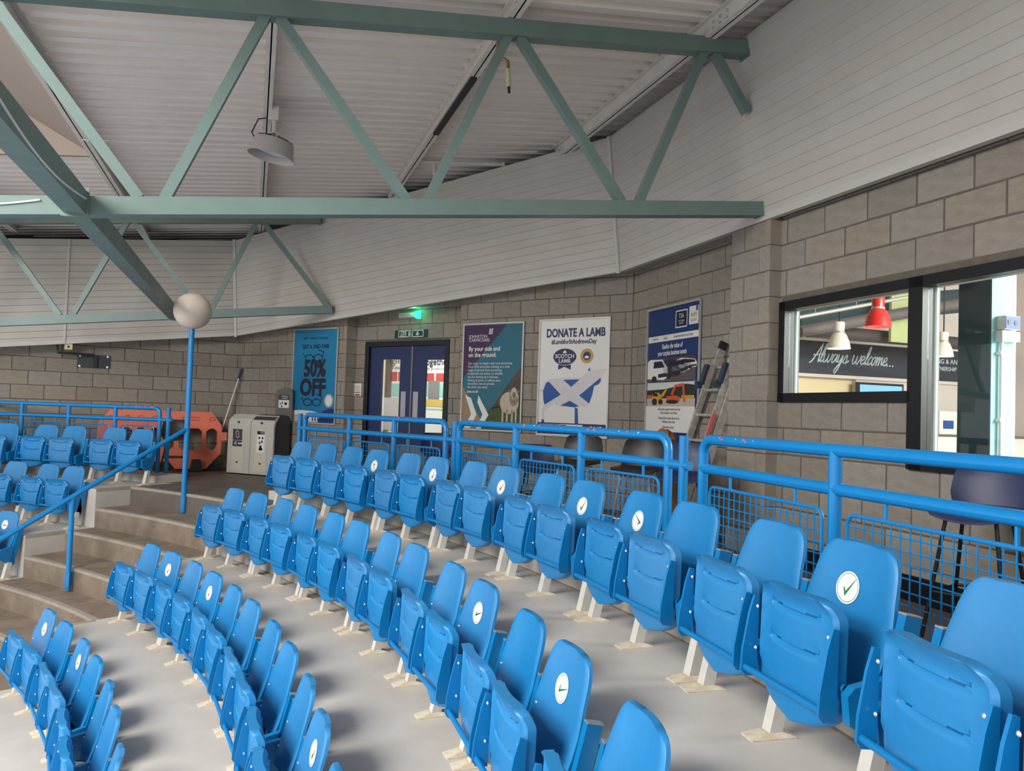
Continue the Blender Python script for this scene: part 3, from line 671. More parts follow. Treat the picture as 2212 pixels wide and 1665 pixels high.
# ------------------------------------------------------------------ doors and lobby
def loc(M, p): return M.inverted() @ p
def wh(px, py, n, c, M): return loc(M, on_plane(px, py, n, c))       # pixel on a wall plane, in the wall frame
dr = thing('door_1', 'dark blue double doors with tall glazed panels and black frame', 'door', M=MW2, kind='structure')
Y0 = .03
obj('door_frame', MB().box(dL, dL + .085, -.01, .14, 0, dTop).box(dR - .085, dR, -.01, .14, 0, dTop).box(dL + .085, dR - .085, -.01, .14, dTop - .075, dTop), M_BLACK, dr)
mid = wh(885.5, 850, N1, DOORC, MW2).x
def leaf(x0, x1, vx0, vx1, z0, z1, px):
    o = obj('door_leaf', MB().box(x0, vx0, Y0, Y0 + .045, .01, dTop - .08).box(vx1, x1, Y0, Y0 + .045, .01, dTop - .08).box(vx0, vx1, Y0, Y0 + .045, .01, z0).box(vx0, vx1, Y0, Y0 + .045, z1, dTop - .08), M_NAVY, dr)
    obj('glass_pane', MB().box(vx0, vx1, Y0 + .02, Y0 + .026, z0, z1), M_GLASS, o)
    obj('push_plate', MB().box(px - .05, px + .05, Y0 - .004, Y0, .98, 1.44), mat('satin_steel', (176, 172, 176), .4, .5), o)
    obj('kick_plate', MB().box(x0 + .02, x1 - .02, Y0 - .003, Y0, .02, .62), mat('kick_plate', (104, 98, 98), .6), o)
hz = lambda x, y: wh(x, y, N1, DOORC + Y0, MW2)
leaf(dL + .087, mid - .004, hz(822, 850).x, hz(862, 850).x, .72, hz(842, 776).z, hz(871.5, 850).x)
leaf(mid + .004, dR - .087, hz(917, 850).x, hz(957.5, 850).x, .72, hz(937, 777).z, hz(898, 850).x)
obj('astragal', MB().box(mid - .015, mid + .015, Y0 - .012, Y0 + .03, .01, dTop - .08), mat('astragal', (120, 116, 112), .5), dr)
lob = thing('wall_lobby', 'bright lobby walls seen through the door glass', 'wall', M=MW2, kind='structure')
lb = MB(); x0, x1, yb, zt = dL - .9, dR + 1.2, 1.45, 3.0
lb.box(x0, x1, yb, yb + .05, 0, zt).box(x0 - .05, x0, .16, yb, 0, zt).box(x1, x1 + .05, .16, yb, 0, zt).box(x0, x1, .16, yb, zt, zt + .05).box(x0, x1, .16, yb, -.05, .0)
lb.box(x0, dL, .145, .17, 0, zt).box(dR, x1, .145, .17, 0, zt).box(dL, dR, .145, .17, dTop, zt)
obj('lining', lb, mat('lobby_paint', (206, 200, 190), .7), lob)
pb = thing('lobby_display', 'large printed farming display seen through the glazed doors', 'poster', M=MW2 @ Matrix.Translation((0, yb - .02, 0)))
def pz(x, y): p = wh(x, y, N1, DOORC + yb - .02, MW2); return p.x, p.z
def prect(name, x0, y0, x1, y1, m, lay=0):
    a, b = pz(x0, y0); c, d = pz(x1, y1); obj(name, MB().rect(a, c, d, b, -lay * .003), m, pb)
m_ = lambda n, c, **k: mat(n, c, .6, **k)
prect('board', 846, 740, 1000, 960, m_('print_white', (238, 236, 230)))
prect('banner', 843, 803, 858, 823, m_('print_red', (190, 62, 58)), 1); prect('banner', 861, 803, 875, 823, MATS['print_red'], 1)
for x in (905, 920, 942, 964): prect('banner', x, 806, x + 18, 824, MATS['print_red'], 1)
prect('sky', 905, 826, 985, 858, m_('print_aqua', (150, 205, 200)), 1); prect('arrow', 845, 828, 862, 856, MATS['print_aqua'], 1)
prect('field', 905, 862, 985, 880, m_('print_field', (214, 178, 84)), 1); prect('strip', 905, 881, 985, 887, MATS['print_aqua'], 1)
prect('plaque', 926, 822, 949, 862, m_('plaque_grey', (126, 122, 122)), 2)
prect('brick_end', 812, 770, 845, 858, m_('lobby_brick', (112, 92, 76)), 1); prect('paper', 818, 858, 858, 930, m_('paper', (206, 200, 204)), 1)
a, b = pz(943, 788); txt(pb, 'together', a + .0, b, .17, m_('print_ink', (40, 36, 34)), -.008, bold=.004)
a, b = pz(940, 799); txt(pb, '& the production', a, b, .09, MATS['print_ink'], -.008)
a, b = pz(856, 785); txt(pb, 'ight', a - .0, b, .22, MATS['print_ink'], -.008); a, b = pz(856, 797); txt(pb, 'a you', a, b, .09, MATS['print_ink'], -.008)
# exit sign, emergency light, notice
p = wh(853.5, 731, N1, DOORC, MW2); q = wh(925, 711, N1, DOORC, MW2); w_, h_ = q.x - p.x, q.z - p.z
ex = thing('fire_exit_sign', 'green fire exit sign above the blue doors', 'sign', M=MW2 @ Matrix.Translation((p.x, 0, p.z)))
M_GRN = mat('sign_green', (12, 62, 46), .5); M_SW = mat('sign_white', (214, 220, 214), .5)
obj('panel', MB().box(0, w_, -.012, .002, 0, h_), M_GRN, ex)
fx0, fx1 = w_ * .12, w_ * .88; mb = MB()
for a in ((fx0, fx1, .012, .024), (fx0, fx1, h_ - .018, h_ - .006), (fx0, fx0 + .012, .012, h_ - .006), (fx1 - .012, fx1, .012, h_ - .006)): mb.rect(*a, -.014)
mb.rect(w_ * .43, w_ * .56, .03, h_ - .03, -.014)
cx_ = w_ * .70; mb.rect(cx_ - .014, cx_ + .014, h_ * .45, h_ - .03, -.014); mb.flat([(cx_ - .05, h_ * .55), (cx_, .03), (cx_ + .05, h_ * .55), (cx_, h_ * .42)], -.014)
obj('pictogram', mb, M_SW, ex)
rn = MB(); a0_, c0_ = w_ * .5, h_ * .5
rn.line([(a0_ - .028, c0_ - .05), (a0_ - .005, c0_ - .018), (a0_ + .01, c0_ + .022), (a0_ + .03, c0_ + .0)], .013, -.016).line([(a0_ + .03, c0_ - .05), (a0_ + .012, c0_ - .02), (a0_, c0_ - .008)], .013, -.016).line([(a0_ - .025, c0_ + .01), (a0_ + .008, c0_ + .024)], .011, -.016)
rn.flat([(a0_ + .018 + .012 * math.cos(i * PI / 4), c0_ + .045 + .012 * math.sin(i * PI / 4)) for i in range(8)], -.016); obj('running_figure', rn, M_GRN, ex)
txt(ex, 'FIRE', w_ * .28, h_ * .6, .062, M_SW, -.014, bold=.001); txt(ex, 'EXIT', w_ * .28, h_ * .2, .062, M_SW, -.014, bold=.001)
p = wh(866, 690, N1, DOORC, MW2); q = wh(910, 676, N1, DOORC, MW2); w_, h_ = q.x - p.x, .115
em = thing('emergency_light', 'white emergency light with a lit green end above the fire exit sign', 'light', M=MW2 @ Matrix.Translation((p.x, 0, p.z)))
obj('casing', MB().prism([(0, .008), (0, h_ - .008), (-.05, h_ - .02), (-.06, h_ / 2), (-.05, .02)], .0, w_ * .8, 'x'), mat('lamp_casing', (206, 200, 198), .4), em)
obj('green_lens', MB().prism([(0, 0), (0, h_), (-.055, h_ - .012), (-.07, h_ / 2), (-.055, .012)], w_ * .8, w_, 'x'), mat('green_led', (40, 220, 150), .3, emit=1.6), em)
l = bpy.data.lights.new('led_glow', 'POINT'); l.energy = 1.2; l.color = (.1, 1, .5); l.shadow_soft_size = .02; o = bpy.data.objects.new('led_glow', l); COL.objects.link(o); o.location = MW2 @ V((p.x + w_ * .93, -.14, p.z + .14))
def notice(name, label, n, c, M, x0, y0, x1, y1, m, cat='notice'):
    p, q = wh(x0, y1, n, c, M), wh(x1, y0, n, c, M)
    t = thing(name, label, cat, M=M @ Matrix.Translation((p.x, -.003, p.z))); w, h = q.x - p.x, q.z - p.z
    obj('sheet', MB().box(0, w, -.006, .003, 0, h), m, t); return t, w, h
t, w, h = notice('fire_action_notice', 'small white fire action notice beside the blue doors', N1, DOORC, MW2, 764.5, 828, 781.5, 855, M_WHITE)
obj('red_band', MB().rect(w * .2, w * .85, h * .03, h * .16, -.009), MATS['print_red'], t)
mb = MB(); mb.rect(w * .1, w * .9, h * .26, h * .31, -.009)
for i in range(4): mb.rect(w * .12, w * .22, h * (.4 + .12 * i), h * (.44 + .12 * i), -.009); mb.rect(w * .35, w * .85, h * (.41 + .12 * i), h * (.43 + .12 * i), -.009)
obj('print', mb, MATS['print_ink'], t)

# ------------------------------------------------------------------ posters
M_INK = mat('poster_navy_ink', (24, 26, 54), .5); M_PW = mat('poster_white', (226, 222, 216), .45); M_PNAVY = mat('poster_navy', (20, 46, 104), .4)
M_FR = mat('poster_frame', (196, 192, 186), .4, .5)
def poster(label, n, c, M, tl, tr, bl, bg, name='framed_poster'):
    a = wh(*tl, n, c, M); b = wh(*tr, n, c, M); d = wh(*bl, n, c, M); zt = (a.z + b.z) / 2
    t = thing(name, label, 'poster', M=M @ Matrix.Translation((a.x, -.004, d.z))); w, h = b.x - a.x, zt - d.z; f = .022
    obj('backing', MB().box(0, w, -.008, .006, 0, h), bg, t)
    for nm_, bx in (('frame_side', (0, f, 0, h)), ('frame_side', (w - f, w, 0, h)), ('frame_top', (f, w - f, h - f, h)), ('frame_bottom', (f, w - f, 0, f))): obj(nm_, MB().box(bx[0], bx[1], -.022, .006, bx[2], bx[3]), M_FR, t)
    return t, w, h
def P(t, w, h, name, pts, m, lay=1): return obj(name, MB().flat([(x * w, z * h) for x, z in pts], -.008 - .0015 * lay), m, t)
def R_(t, w, h, name, x0, x1, z0, z1, m, lay=1): return P(t, w, h, name, [(x0, z0), (x1, z0), (x1, z1), (x0, z1)], m, lay)
def LN(t, w, h, name, lines, wd, m, lay=2):
    mb = MB()
    for l in lines: mb.line([(x * w, z * h) for x, z in l], wd * w, -.008 - .0015 * lay)
    return obj(name, mb, m, t)
def EL(cx, cz, rx, rz, n=24, a0=0, a1=2 * PI): return [(cx + rx * math.cos(a0 + (a1 - a0) * i / n), cz + rz * math.sin(a0 + (a1 - a0) * i / n)) for i in range(n)]
def TX(t, w, h, s, u, v, size, m, lay=3, align='CENTER', bold=0, shear=0, cond=1, spacing=1): return txt(t, s, u * w, v * h, size * h, m, -.008 - .0015 * lay, align, bold * h, shear, cond, spacing=spacing)
# glasses offer
t, w, h = poster('turquoise fifty percent off glasses poster beside the bins', N1, W1C, MW1, (638, 712), (734, 706.5), (631, 913), mat('poster_cyan', (10, 122, 166), .35, noise=.04, scale=3))
TX(t, w, h, 'BUY 1 PAIR OF GLASSES', .5, .885, .034, M_INK, cond=1.02); TX(t, w, h, '&', .5, .848, .028, M_INK); TX(t, w, h, 'GET A 2ND PAIR', .5, .79, .06, M_INK, bold=.0014, cond=.92)
TX(t, w, h, '50%', .5, .50, .24, M_INK, bold=.010, cond=.82); TX(t, w, h, 'OFF', .47, .30, .24, M_INK, bold=.010, cond=.92)
def specs(x, z, s, fl):
    L1 = EL(x - .1 * s, z, .09 * s, .036 * s, 18); L2 = EL(x + .1 * s, z, .09 * s, .036 * s, 18)
    return [L1 + L1[:1], L2 + L2[:1], [(x - .02 * s, z + .01 * s), (x + .02 * s, z + .01 * s)], [(x - .19 * s, z + .01 * s), (x - .25 * s, z + .05 * s * fl)], [(x + .19 * s, z + .01 * s), (x + .22 * s, z + .06 * s * fl), (x + .1 * s, z + .085 * s * fl)]]
LN(t, w, h, 'spectacles', specs(.47, .69, 1, 1), .014, M_INK); LN(t, w, h, 'spectacles', specs(.47, .225, 1, 1), .014, M_INK)
P(t, w, h, 'white_swoosh', [(.03, .02), (.7, .02), (.66, .09)] + EL(.25, .095, .42, .045, 10, .1, PI - .3), M_PW); P(t, w, h, 'blue_corner', [(.62, .02), (.97, .02), (.97, .16)] + EL(.97, .07, .33, .1, 8, PI * .55, PI * .95), M_PNAVY, 2)
P(t, w, h, 'white_badge', EL(.84, .245, .075, .055), M_PW, 2); LN(t, w, h, 'badge_ring', [EL(.84, .245, .09, .064) + EL(.84, .245, .09, .064)[:1]], .01, M_PW)
LN(t, w, h, 'small_print', [[(.08, .03 + .018 * i), (.42 - .04 * i, .03 + .018 * i)] for i in range(4)], .008, M_INK, 3); LN(t, w, h, 'price_marks', [[(.5 + .06 * i, .035), (.5 + .06 * i, .06)] for i in range(3)], .025, M_INK, 3)
LN(t, w, h, 'crease_line', [[(.04, .97), (.2, .85)], [(.78, .97), (.74, .9)], [(.05, .16), (.2, .3)], [(.95, .25), (.85, .35)]], .006, mat('crease', (60, 150, 184), .4), 1)
# accountants
t, w, h = poster('purple and teal accountancy poster with a sheep and white chevrons', N1, W1C, MW3, (1003.5, 702), (1135, 692), (998, 928), mat('poster_teal', (22, 96, 116), .35))
M_PUR = mat('poster_purple', (58, 26, 68), .35); M_TAU = mat('poster_taupe', (150, 126, 96), .5); M_GRASS = mat('poster_grass', (74, 86, 48), .7, noise=.4, scale=30); M_HILL = mat('poster_hill', (86, 76, 66), .7, noise=.4, scale=24)
P(t, w, h, 'purple_field', [(.02, .49), (.02, .98), (.72, .98)], M_PUR); P(t, w, h, 'taupe_field', [(.02, .02), (.45, .02), (.3, .14), (.02, .41)], M_TAU, 2)
P(t, w, h, 'grass_photo', [(.35, .02), (.98, .02), (.98, .28), (.52, .22), (.38, .14)], M_GRASS, 2); P(t, w, h, 'hill_photo', [(.50, .2), (.98, .26), (.98, .6), (.78, .44), (.6, .29)], M_HILL, 2)
for x in (.07, .27): P(t, w, h, 'chevron', [(x, .02), (x + .1, .02), (x + .2, .15), (x + .1, .3), (x, .33), (x + .11, .15)] if x < .1 else [(x, .02), (x + .08, .02), (x + .2, .15), (x + .02, .33), (x + .01, .26), (x + .1, .15)], M_PW, 3)
M_WOOL = mat('sheep_wool', (196, 180, 160), .8, noise=.15, scale=40); M_FACE = mat('sheep_face', (120, 108, 96), .8)
P(t, w, h, 'sheep_body', EL(.80, .265, .15, .10, 20), M_WOOL, 4); P(t, w, h, 'sheep_neck', EL(.87, .31, .075, .075, 16), M_WOOL, 4); P(t, w, h, 'sheep_head', EL(.87, .35, .05, .055, 16), M_WOOL, 5); P(t, w, h, 'sheep_face', EL(.875, .335, .025, .03, 12), M_FACE, 6)
for x, d in ((.81, -.03), (.93, .03)): P(t, w, h, 'sheep_ear', EL(x + d * .3, .37, .028, .012, 10), M_FACE, 5)
for x in (.70, .77, .85, .91): R_(t, w, h, 'sheep_leg', x - .014, x + .014, .09, .2, M_WOOL, 4)
TX(t, w, h, 'JOHNSTON', .1, .862, .042, M_PW, align='LEFT', cond=.95); TX(t, w, h, 'CARMICHAEL', .1, .828, .042, M_PW, align='LEFT', cond=.95)
for d, m in ((0, M_PW), (.014, M_PUR), (.024, M_PW), (.036, M_PUR)): P(t, w, h, 'logo_mark', [(.43 + d, .895 + d * .5), (.49 - d * .6, .895 + d * .5), (.5 - d, .945 - d * .5), (.44 + d * .6, .945 - d * .5)], m, 3 + int(d * 200))
TX(t, w, h, 'By your side and', .1, .742, .058, M_PW, align='LEFT', bold=.0012, cond=.92); TX(t, w, h, 'on the ground.', .1, .685, .058, M_PW, align='LEFT', bold=.0012, cond=.92)
for i, s in enumerate(['Our roots run deep in the rural community.', "Since 1936 we've been advising on a wide", 'range of services from accounting', 'to specialist tax advice, so whether', 'you are starting up in business,', 'looking to grow, or address your', 'succession, we can provide', 'the advice you need.']):
    TX(t, w, h, s, .1, .615 - .0315 * i, .032, M_PW, align='LEFT', cond=.88)
TX(t, w, h, 'jcca.co.uk', .1, .352, .032, M_PW, align='LEFT', bold=.0008)
# donate a lamb
t, w, h = poster('white donate a lamb poster with a blue and white saltire lamb', N1, W1C, MW3, (1167.5, 691), (1321, 683.5), (1159, 940), M_PW)
M_LB = mat('poster_blue', (28, 78, 150), .45); M_LN = mat('poster_ink_navy', (34, 36, 82), .45); M_FLAG = mat('flag_white', (214, 208, 208), .6, noise=.08, scale=14); M_GOLD = mat('poster_gold', (190, 152, 82), .5)
TX(t, w, h, 'DONATE A LAMB', .52, .845, .10, M_LN, bold=.003, cond=.72); TX(t, w, h, '#LambforStAndrewsDay', .5, .785, .055, M_LN, bold=.001, cond=.78)
P(t, w, h, 'logo_oval', EL(.38, .675, .165, .07), M_LN); TX(t, w, h, 'SCOTCH', .38, .665, .046, M_PW, bold=.001); TX(t, w, h, 'LAMB', .38, .625, .046, M_PW, bold=.001)
P(t, w, h, 'logo_thistle', [(.35, .715), (.365, .705), (.395, .705), (.41, .715), (.395, .72), (.38, .735), (.365, .72)], M_PW, 3); P(t, w, h, 'logo_ribbon', [(.29, .61), (.29, .565), (.38, .59), (.47, .565), (.47, .61), (.38, .6)], M_LN)
P(t, w, h, 'seal_outer', EL(.69, .68, .09, .062), M_GOLD); P(t, w, h, 'seal_inner', EL(.69, .68, .052, .036), M_LN, 2); P(t, w, h, 'seal_mark', EL(.69, .67, .03, .012), M_PW, 3)
body = [(.07, .40), (.10, .46), (.16, .485), (.42, .50), (.60, .495), (.70, .545), (.74, .585), (.73, .56), (.80, .565), (.97, .575), (.92, .535), (.89, .50), (.895, .47), (.86, .445), (.80, .43), (.78, .36), (.74, .285), (.70, .255), (.62, .26), (.585, .24), (.60, .10), (.55, .10), (.535, .25), (.40, .26), (.34, .25), (.25, .275), (.16, .24), (.105, .20), (.11, .10), (.07, .10), (.075, .22), (.11, .285), (.085, .34), (.075, .38), (.03, .375), (.035, .395)]
P(t, w, h, 'lamb_silhouette', body, M_FLAG, 1)
for pts in ([(.08, .38), (.12, .45), (.16, .465), (.34, .355), (.11, .265), (.09, .31)], [(.37, .48), (.60, .485), (.485, .42)], [(.34, .262), (.47, .305), (.60, .262), (.535, .25), (.40, .258)], [(.60, .35), (.74, .285), (.78, .36), (.80, .43), (.86, .445), (.89, .47), (.885, .50)], [(.545, .25), (.585, .24), (.60, .10), (.55, .10)], [(.71, .56), (.745, .555), (.735, .585)], [(.07, .10), (.11, .10), (.11, .14), (.073, .14)]): P(t, w, h, 'saltire_blue', pts, M_LB, 2)
R_(t, w, h, 'navy_band', .02, .98, .02, .115, M_LN, 2)
for i, s in enumerate(['PLEASE CONTACT YOUR', 'LOCAL AUCTIONEERS FOR', 'FURTHER DETAILS']): TX(t, w, h, s, .04, .09 - .024 * i, .022, M_PW, align='LEFT', cond=.85)
R_(t, w, h, 'logo_box', .335, .66, .05, .105, M_PW, 3); R_(t, w, h, 'logo_tab', .345, .43, .055, .10, M_LN, 4); TX(t, w, h, 'IAAS', .545, .06, .045, M_LN, 4); TX(t, w, h, 'QMS', .83, .055, .06, M_PW, 3, bold=.001)
P(t, w, h, 'logo_wave', [(.35, .06), (.4, .06), (.425, .07), (.39, .095), (.395, .075)], M_PW, 5)
# specialist auctions
t, w, h = poster('tall navy specialist auctions poster with vans and diggers beside the ladder', N5, W4C, MW4, (1402, 672), (1518, 642), (1394, 955), M_PNAVY)
R_(t, w, h, 'logo_box', .56, .76, .83, .945, M_INK); LN(t, w, h, 'logo_border', [[(.56, .83), (.76, .83), (.76, .945), (.56, .945), (.56, .83)]], .012, M_PW); TX(t, w, h, 'TSA', .66, .893, .045, M_PW, cond=.9); TX(t, w, h, 'AUCTIONEERS\n& VALUERS', .66, .867, .017, M_PW, cond=.7)
R_(t, w, h, 'logo_panel', .795, .955, .835, .96, M_PW); R_(t, w, h, 'logo_square', .91, .945, .925, .96, mat('anm_violet', (92, 82, 120), .5), 2); TX(t, w, h, 'ANM', .875, .885, .045, M_GOLD, cond=.8); TX(t, w, h, 'GROUP', .875, .855, .026, M_GOLD, cond=.9)
R_(t, w, h, 'white_strip', .03, .97, .745, .79, M_PW); TX(t, w, h, 'IT PAYS TO', .17, .76, .021, M_INK, cond=.8); TX(t, w, h, 'Think', .365, .757, .03, mat('print_rust', (190, 112, 50), .5), shear=.4, cond=.9); TX(t, w, h, 'THAINSTONE SPECIALIST AUCTIONS', .70, .76, .021, M_INK, cond=.72)
TX(t, w, h, 'Realise the value of', .5, .69, .05, M_PW, bold=.001, shear=.15, cond=.72); TX(t, w, h, 'your surplus business assets', .5, .642, .05, M_PW, bold=.001, shear=.15, cond=.70)
R_(t, w, h, 'van_photo', .03, .93, .45, .62, mat('tarmac_print', (92, 80, 78), .7)); R_(t, w, h, 'tree_line', .4, .93, .585, .62, mat('brown_trees', (82, 58, 48), .8), 2)
def van(x, z, s, m):
    P(t, w, h, 'van_body', [(x, z), (x, z + .115 * s), (x + .05 * s, z + .13 * s), (x + .27 * s, z + .125 * s), (x + .36 * s, z + .07 * s), (x + .37 * s, z + .01 * s), (x + .3 * s, z - .012 * s)], m, 3)
    P(t, w, h, 'van_screen', [(x + .11 * s, z + .07 * s), (x + .12 * s, z + .115 * s), (x + .26 * s, z + .115 * s), (x + .31 * s, z + .072 * s)], M_INK, 4)
    P(t, w, h, 'van_grille', [(x + .2 * s, z + .005 * s), (x + .2 * s, z + .03 * s), (x + .35 * s, z + .035 * s), (x + .36 * s, z + .01 * s)], M_DARK, 4)
    P(t, w, h, 'van_wheel', EL(x + .13 * s, z - .004, .045 * s, .022 * s, 14), M_DARK, 5)
for x, z, s, m in ((.80, .545, .42, M_PW), (.72, .54, .5, M_PW), (.62, .53, .62, M_PW), (.52, .515, .7, mat('van_grey', (150, 156, 166), .5)), (.34, .495, .9, mat('van_dark', (44, 46, 54), .4)), (.03, .475, 1.1, M_PW)): van(x, z, s, m)
R_(t, w, h, 'digger_sky', .03, .93, .37, .445, mat('pale_sky', (204, 204, 204), .7)); R_(t, w, h, 'digger_ground', .03, .93, .275, .335, mat('gravel_print', (188, 172, 160), .8, noise=.15, scale=30)); P(t, w, h, 'dark_trees', [(.03, .33), (.03, .39), (.35, .395), (.5, .405), (.78, .43), (.93, .42), (.93, .33)], mat('dark_trees', (42, 48, 42), .8), 2)
M_DIG = mat('digger_orange', (206, 84, 40), .6); M_JCB = mat('digger_yellow', (206, 150, 40), .6)
P(t, w, h, 'digger_arm', [(.5, .36), (.57, .425), (.74, .435), (.77, .30), (.73, .305), (.71, .415), (.59, .405), (.54, .35)], M_DIG, 3); P(t, w, h, 'digger_base', [(.42, .31), (.42, .345), (.6, .35), (.68, .335), (.66, .31)], M_DIG, 3); P(t, w, h, 'digger_track', EL(.53, .305, .12, .014, 16), M_DARK, 4)
P(t, w, h, 'loader_body', [(.12, .305), (.13, .35), (.2, .375), (.28, .37), (.33, .34), (.32, .305)], M_JCB, 3); P(t, w, h, 'loader_wheel', EL(.19, .305, .05, .025, 14), M_DARK, 5); P(t, w, h, 'loader_wheel', EL(.31, .305, .04, .02, 14), M_DARK, 5); P(t, w, h, 'loader_window', [(.15, .345), (.17, .37), (.24, .37), (.26, .345)], M_INK, 4)
P(t, w, h, 'far_machine', [(.3, .35), (.42, .405), (.44, .4), (.36, .34)], M_JCB, 3); R_(t, w, h, 'far_machine', .7, .92, .328, .35, M_JCB, 3); R_(t, w, h, 'far_machine', .04, .12, .328, .355, M_DIG, 3)
R_(t, w, h, 'text_panel', .02, .93, .09, .274, M_PW)
for i, s in enumerate(['Delivering plant, equipment, vehicle auctions and', 'business valuations for over 30 years', 'Thainstone Online Collective Sales on the 3rd', 'Wednesday of every month', 'Regular vehicle auctions']): TX(t, w, h, s, .47, .244 - .026 * i - .012 * (i > 1) - .012 * (i > 3), .026, M_INK, cond=.60)
TX(t, w, h, 'aucs.co', .78, .045, .03, M_PW)
t, w, h = notice('typed_notice', 'typed white notice sheet behind the ladder', N5, W4C, MW4, 1571, 768, 1612, 866, mat('notice_paper', (196, 194, 194), .6))
mb = MB()
for i in range(22): mb.rect(w * .1, w * random.uniform(.5, .88), h * (.08 + .04 * i), h * (.09 + .04 * i), -.009)
obj('print', mb, mat('grey_print', (120, 120, 122), .7), t)
mb = MB(); mb.box(0, w, -.014, 0, h - .012, h).box(0, w, -.014, 0, 0, .012).box(0, .012, -.014, 0, 0, h).box(w - .012, w, -.014, 0, 0, h); obj('frame', mb, M_REVEAL, t)
# wall bracket, sounder, cream box
p = wh(203, 780, N0, W0C, MW0); t = thing('wall_bracket', 'dark steel television wall bracket on the left block wall', 'bracket', M=MW0 @ Matrix.Translation((p.x, 0, p.z)))
M_STL = mat('dark_steel', (62, 64, 66), .4, .5)
obj('plate', MB().box(-.24, .24, -.012, 0, -.115, .1), M_STL, t)
for x in (-.2, .2):
    for z in (-.09, .08): obj('bolt', MB().lathe([(0, -.024), (.018, -.02), (.022, -.01)], n=8, ax='y').shift((x, 0, z)), M_BOLT, t)
obj('arm', MB().bar((.02, -.05, -.1), (.02, -.05, .1), .05, .05).bar((0, -.09, .1), (-.52, -.14, .1), .03, .035).bar((-.51, -.14, .09), (-.53, -.14, .27), .03, .03), M_BLACK, t)
p = on_plane(148, 749, N0, W0C - .25); t = thing('sensor_box', 'small cream sensor box below the left boarding', 'sensor', M=MW0 @ Matrix.Translation(loc(MW0, p)))
obj('casing', MB().box(-.055, .055, -.05, .06, -.045, .05), mat('cream_plastic', (214, 200, 150), .5), t); obj('lens', MB().disc((0, -.052, 0), .018, 14), M_BLACK, t)
MC1 = fr((V01.x, V01.y, 0), V12 - V01); p = wh(752, 577, N1, C1C, MC1)
t = thing('alarm_sounder', 'dark red alarm sounder on the boarding above the doors', 'alarm', M=MC1 @ Matrix.Translation((p.x, 0, p.z)))
obj('body', MB().lathe([(0, -.085), (.06, -.085), (.078, -.06), (.08, 0)], n=20, ax='y'), mat('sounder_red', (86, 36, 36), .5), t, True); obj('base', MB().box(-.07, .07, -.03, 0, -.07, .07), M_DARK, t)

# ------------------------------------------------------------------ cafe window
wn = thing('window_1', 'black framed cafe window with a low right hand pane', 'window', M=MW5, kind='structure')
F_ = .075; wm = w1 + .02
obj('frame', MB().box(w0, w0 + F_, -.03, .06, ZS, ZT), M_BLACK, wn); obj('frame', MB().box(w0, L5, -.03, .06, ZT - F_, ZT), M_BLACK, wn)
obj('frame', MB().box(w0, w1, -.03, .06, ZS, ZS + F_), M_BLACK, wn); obj('mullion', MB().box(w1 - .02, w1 + .1, -.03, .06, ZL, ZT), M_BLACK, wn); obj('frame', MB().box(w1, L5, -.03, .06, ZL, ZL + F_), M_BLACK, wn)
obj('glass_pane', MB().box(w0 + F_, w1 - .02, .02, .028, ZS + F_, ZT - F_), M_GLASS, wn); obj('glass_pane', MB().box(w1 + .1, L5, .02, .028, ZL + F_, ZT - F_), M_GLASS, wn)
rv = MB(); TH = .13
rv.box(w0 + .0, w0 + F_ - .004, .06, TH, ZS, ZT).box(w0, L5, .06, TH, ZT - F_ + .004, ZT + .02).box(w0, w1 - .0, .06, TH, ZS, ZS + F_ - .004).box(w1, w1 + .095, .06, TH, ZL, ZT).box(w1, L5, .06, TH, ZL, ZL + F_ - .004)
obj('reveal', rv, M_REVEAL, wn)
for s, z0, z1 in ((w0 + F_, ZS + F_, ZT - F_), (w1 + .1, ZL + F_, ZT - F_)): obj('glazing_bead', MB().box(s - .004, s + .012, .085, .1, z0, z1), M_WHITE, wn)
# ------------------------------------------------------------------ cafe room
MS = 13.7
def cz(x, y, m=MS): return on_plane(x, y, M5, m)
def cn(x, y, m=MS): p = cz(x, y, m); return N5.dot(p), p.z
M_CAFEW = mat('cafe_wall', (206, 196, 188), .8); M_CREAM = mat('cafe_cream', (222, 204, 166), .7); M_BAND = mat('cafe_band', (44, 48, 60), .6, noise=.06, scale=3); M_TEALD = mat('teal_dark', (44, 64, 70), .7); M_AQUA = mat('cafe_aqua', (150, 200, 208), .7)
MCF = fr(nm(0, MS, 0), N5)          # local x = n, y = depth beyond the sign wall, z up
cf = thing('wall_cafe', 'far cafe wall with a dark lettered band', 'wall', M=MCF, kind='structure')
b0 = cn(1722, 806)[1]; b1 = cn(1722, 735)[1]
obj('upper_wall', MB().box(4.6, 17, 0, .1, b1, 5), M_CAFEW, cf); obj('lower_wall', MB().box(4.6, 17, .02, .12, 0, b0), M_CREAM, cf)
obj('dark_band', MB().box(4.6, 17, -.15, .1, b0, b1), M_BAND, cf); obj('band_trim', MB().box(4.6, 17, -.18, -.15, b1 - .0, b1 + .06), M_CAFEW, cf); obj('band_trim', MB().box(4.6, 17, -.18, -.15, b0 - .07, b0), M_CAFEW, cf)
n_a = cn(1841, 830)[0]; obj('pillar', MB().box(n_a, 17, -.12, .05, 0, b0 - .07), M_CAFEW, cf)
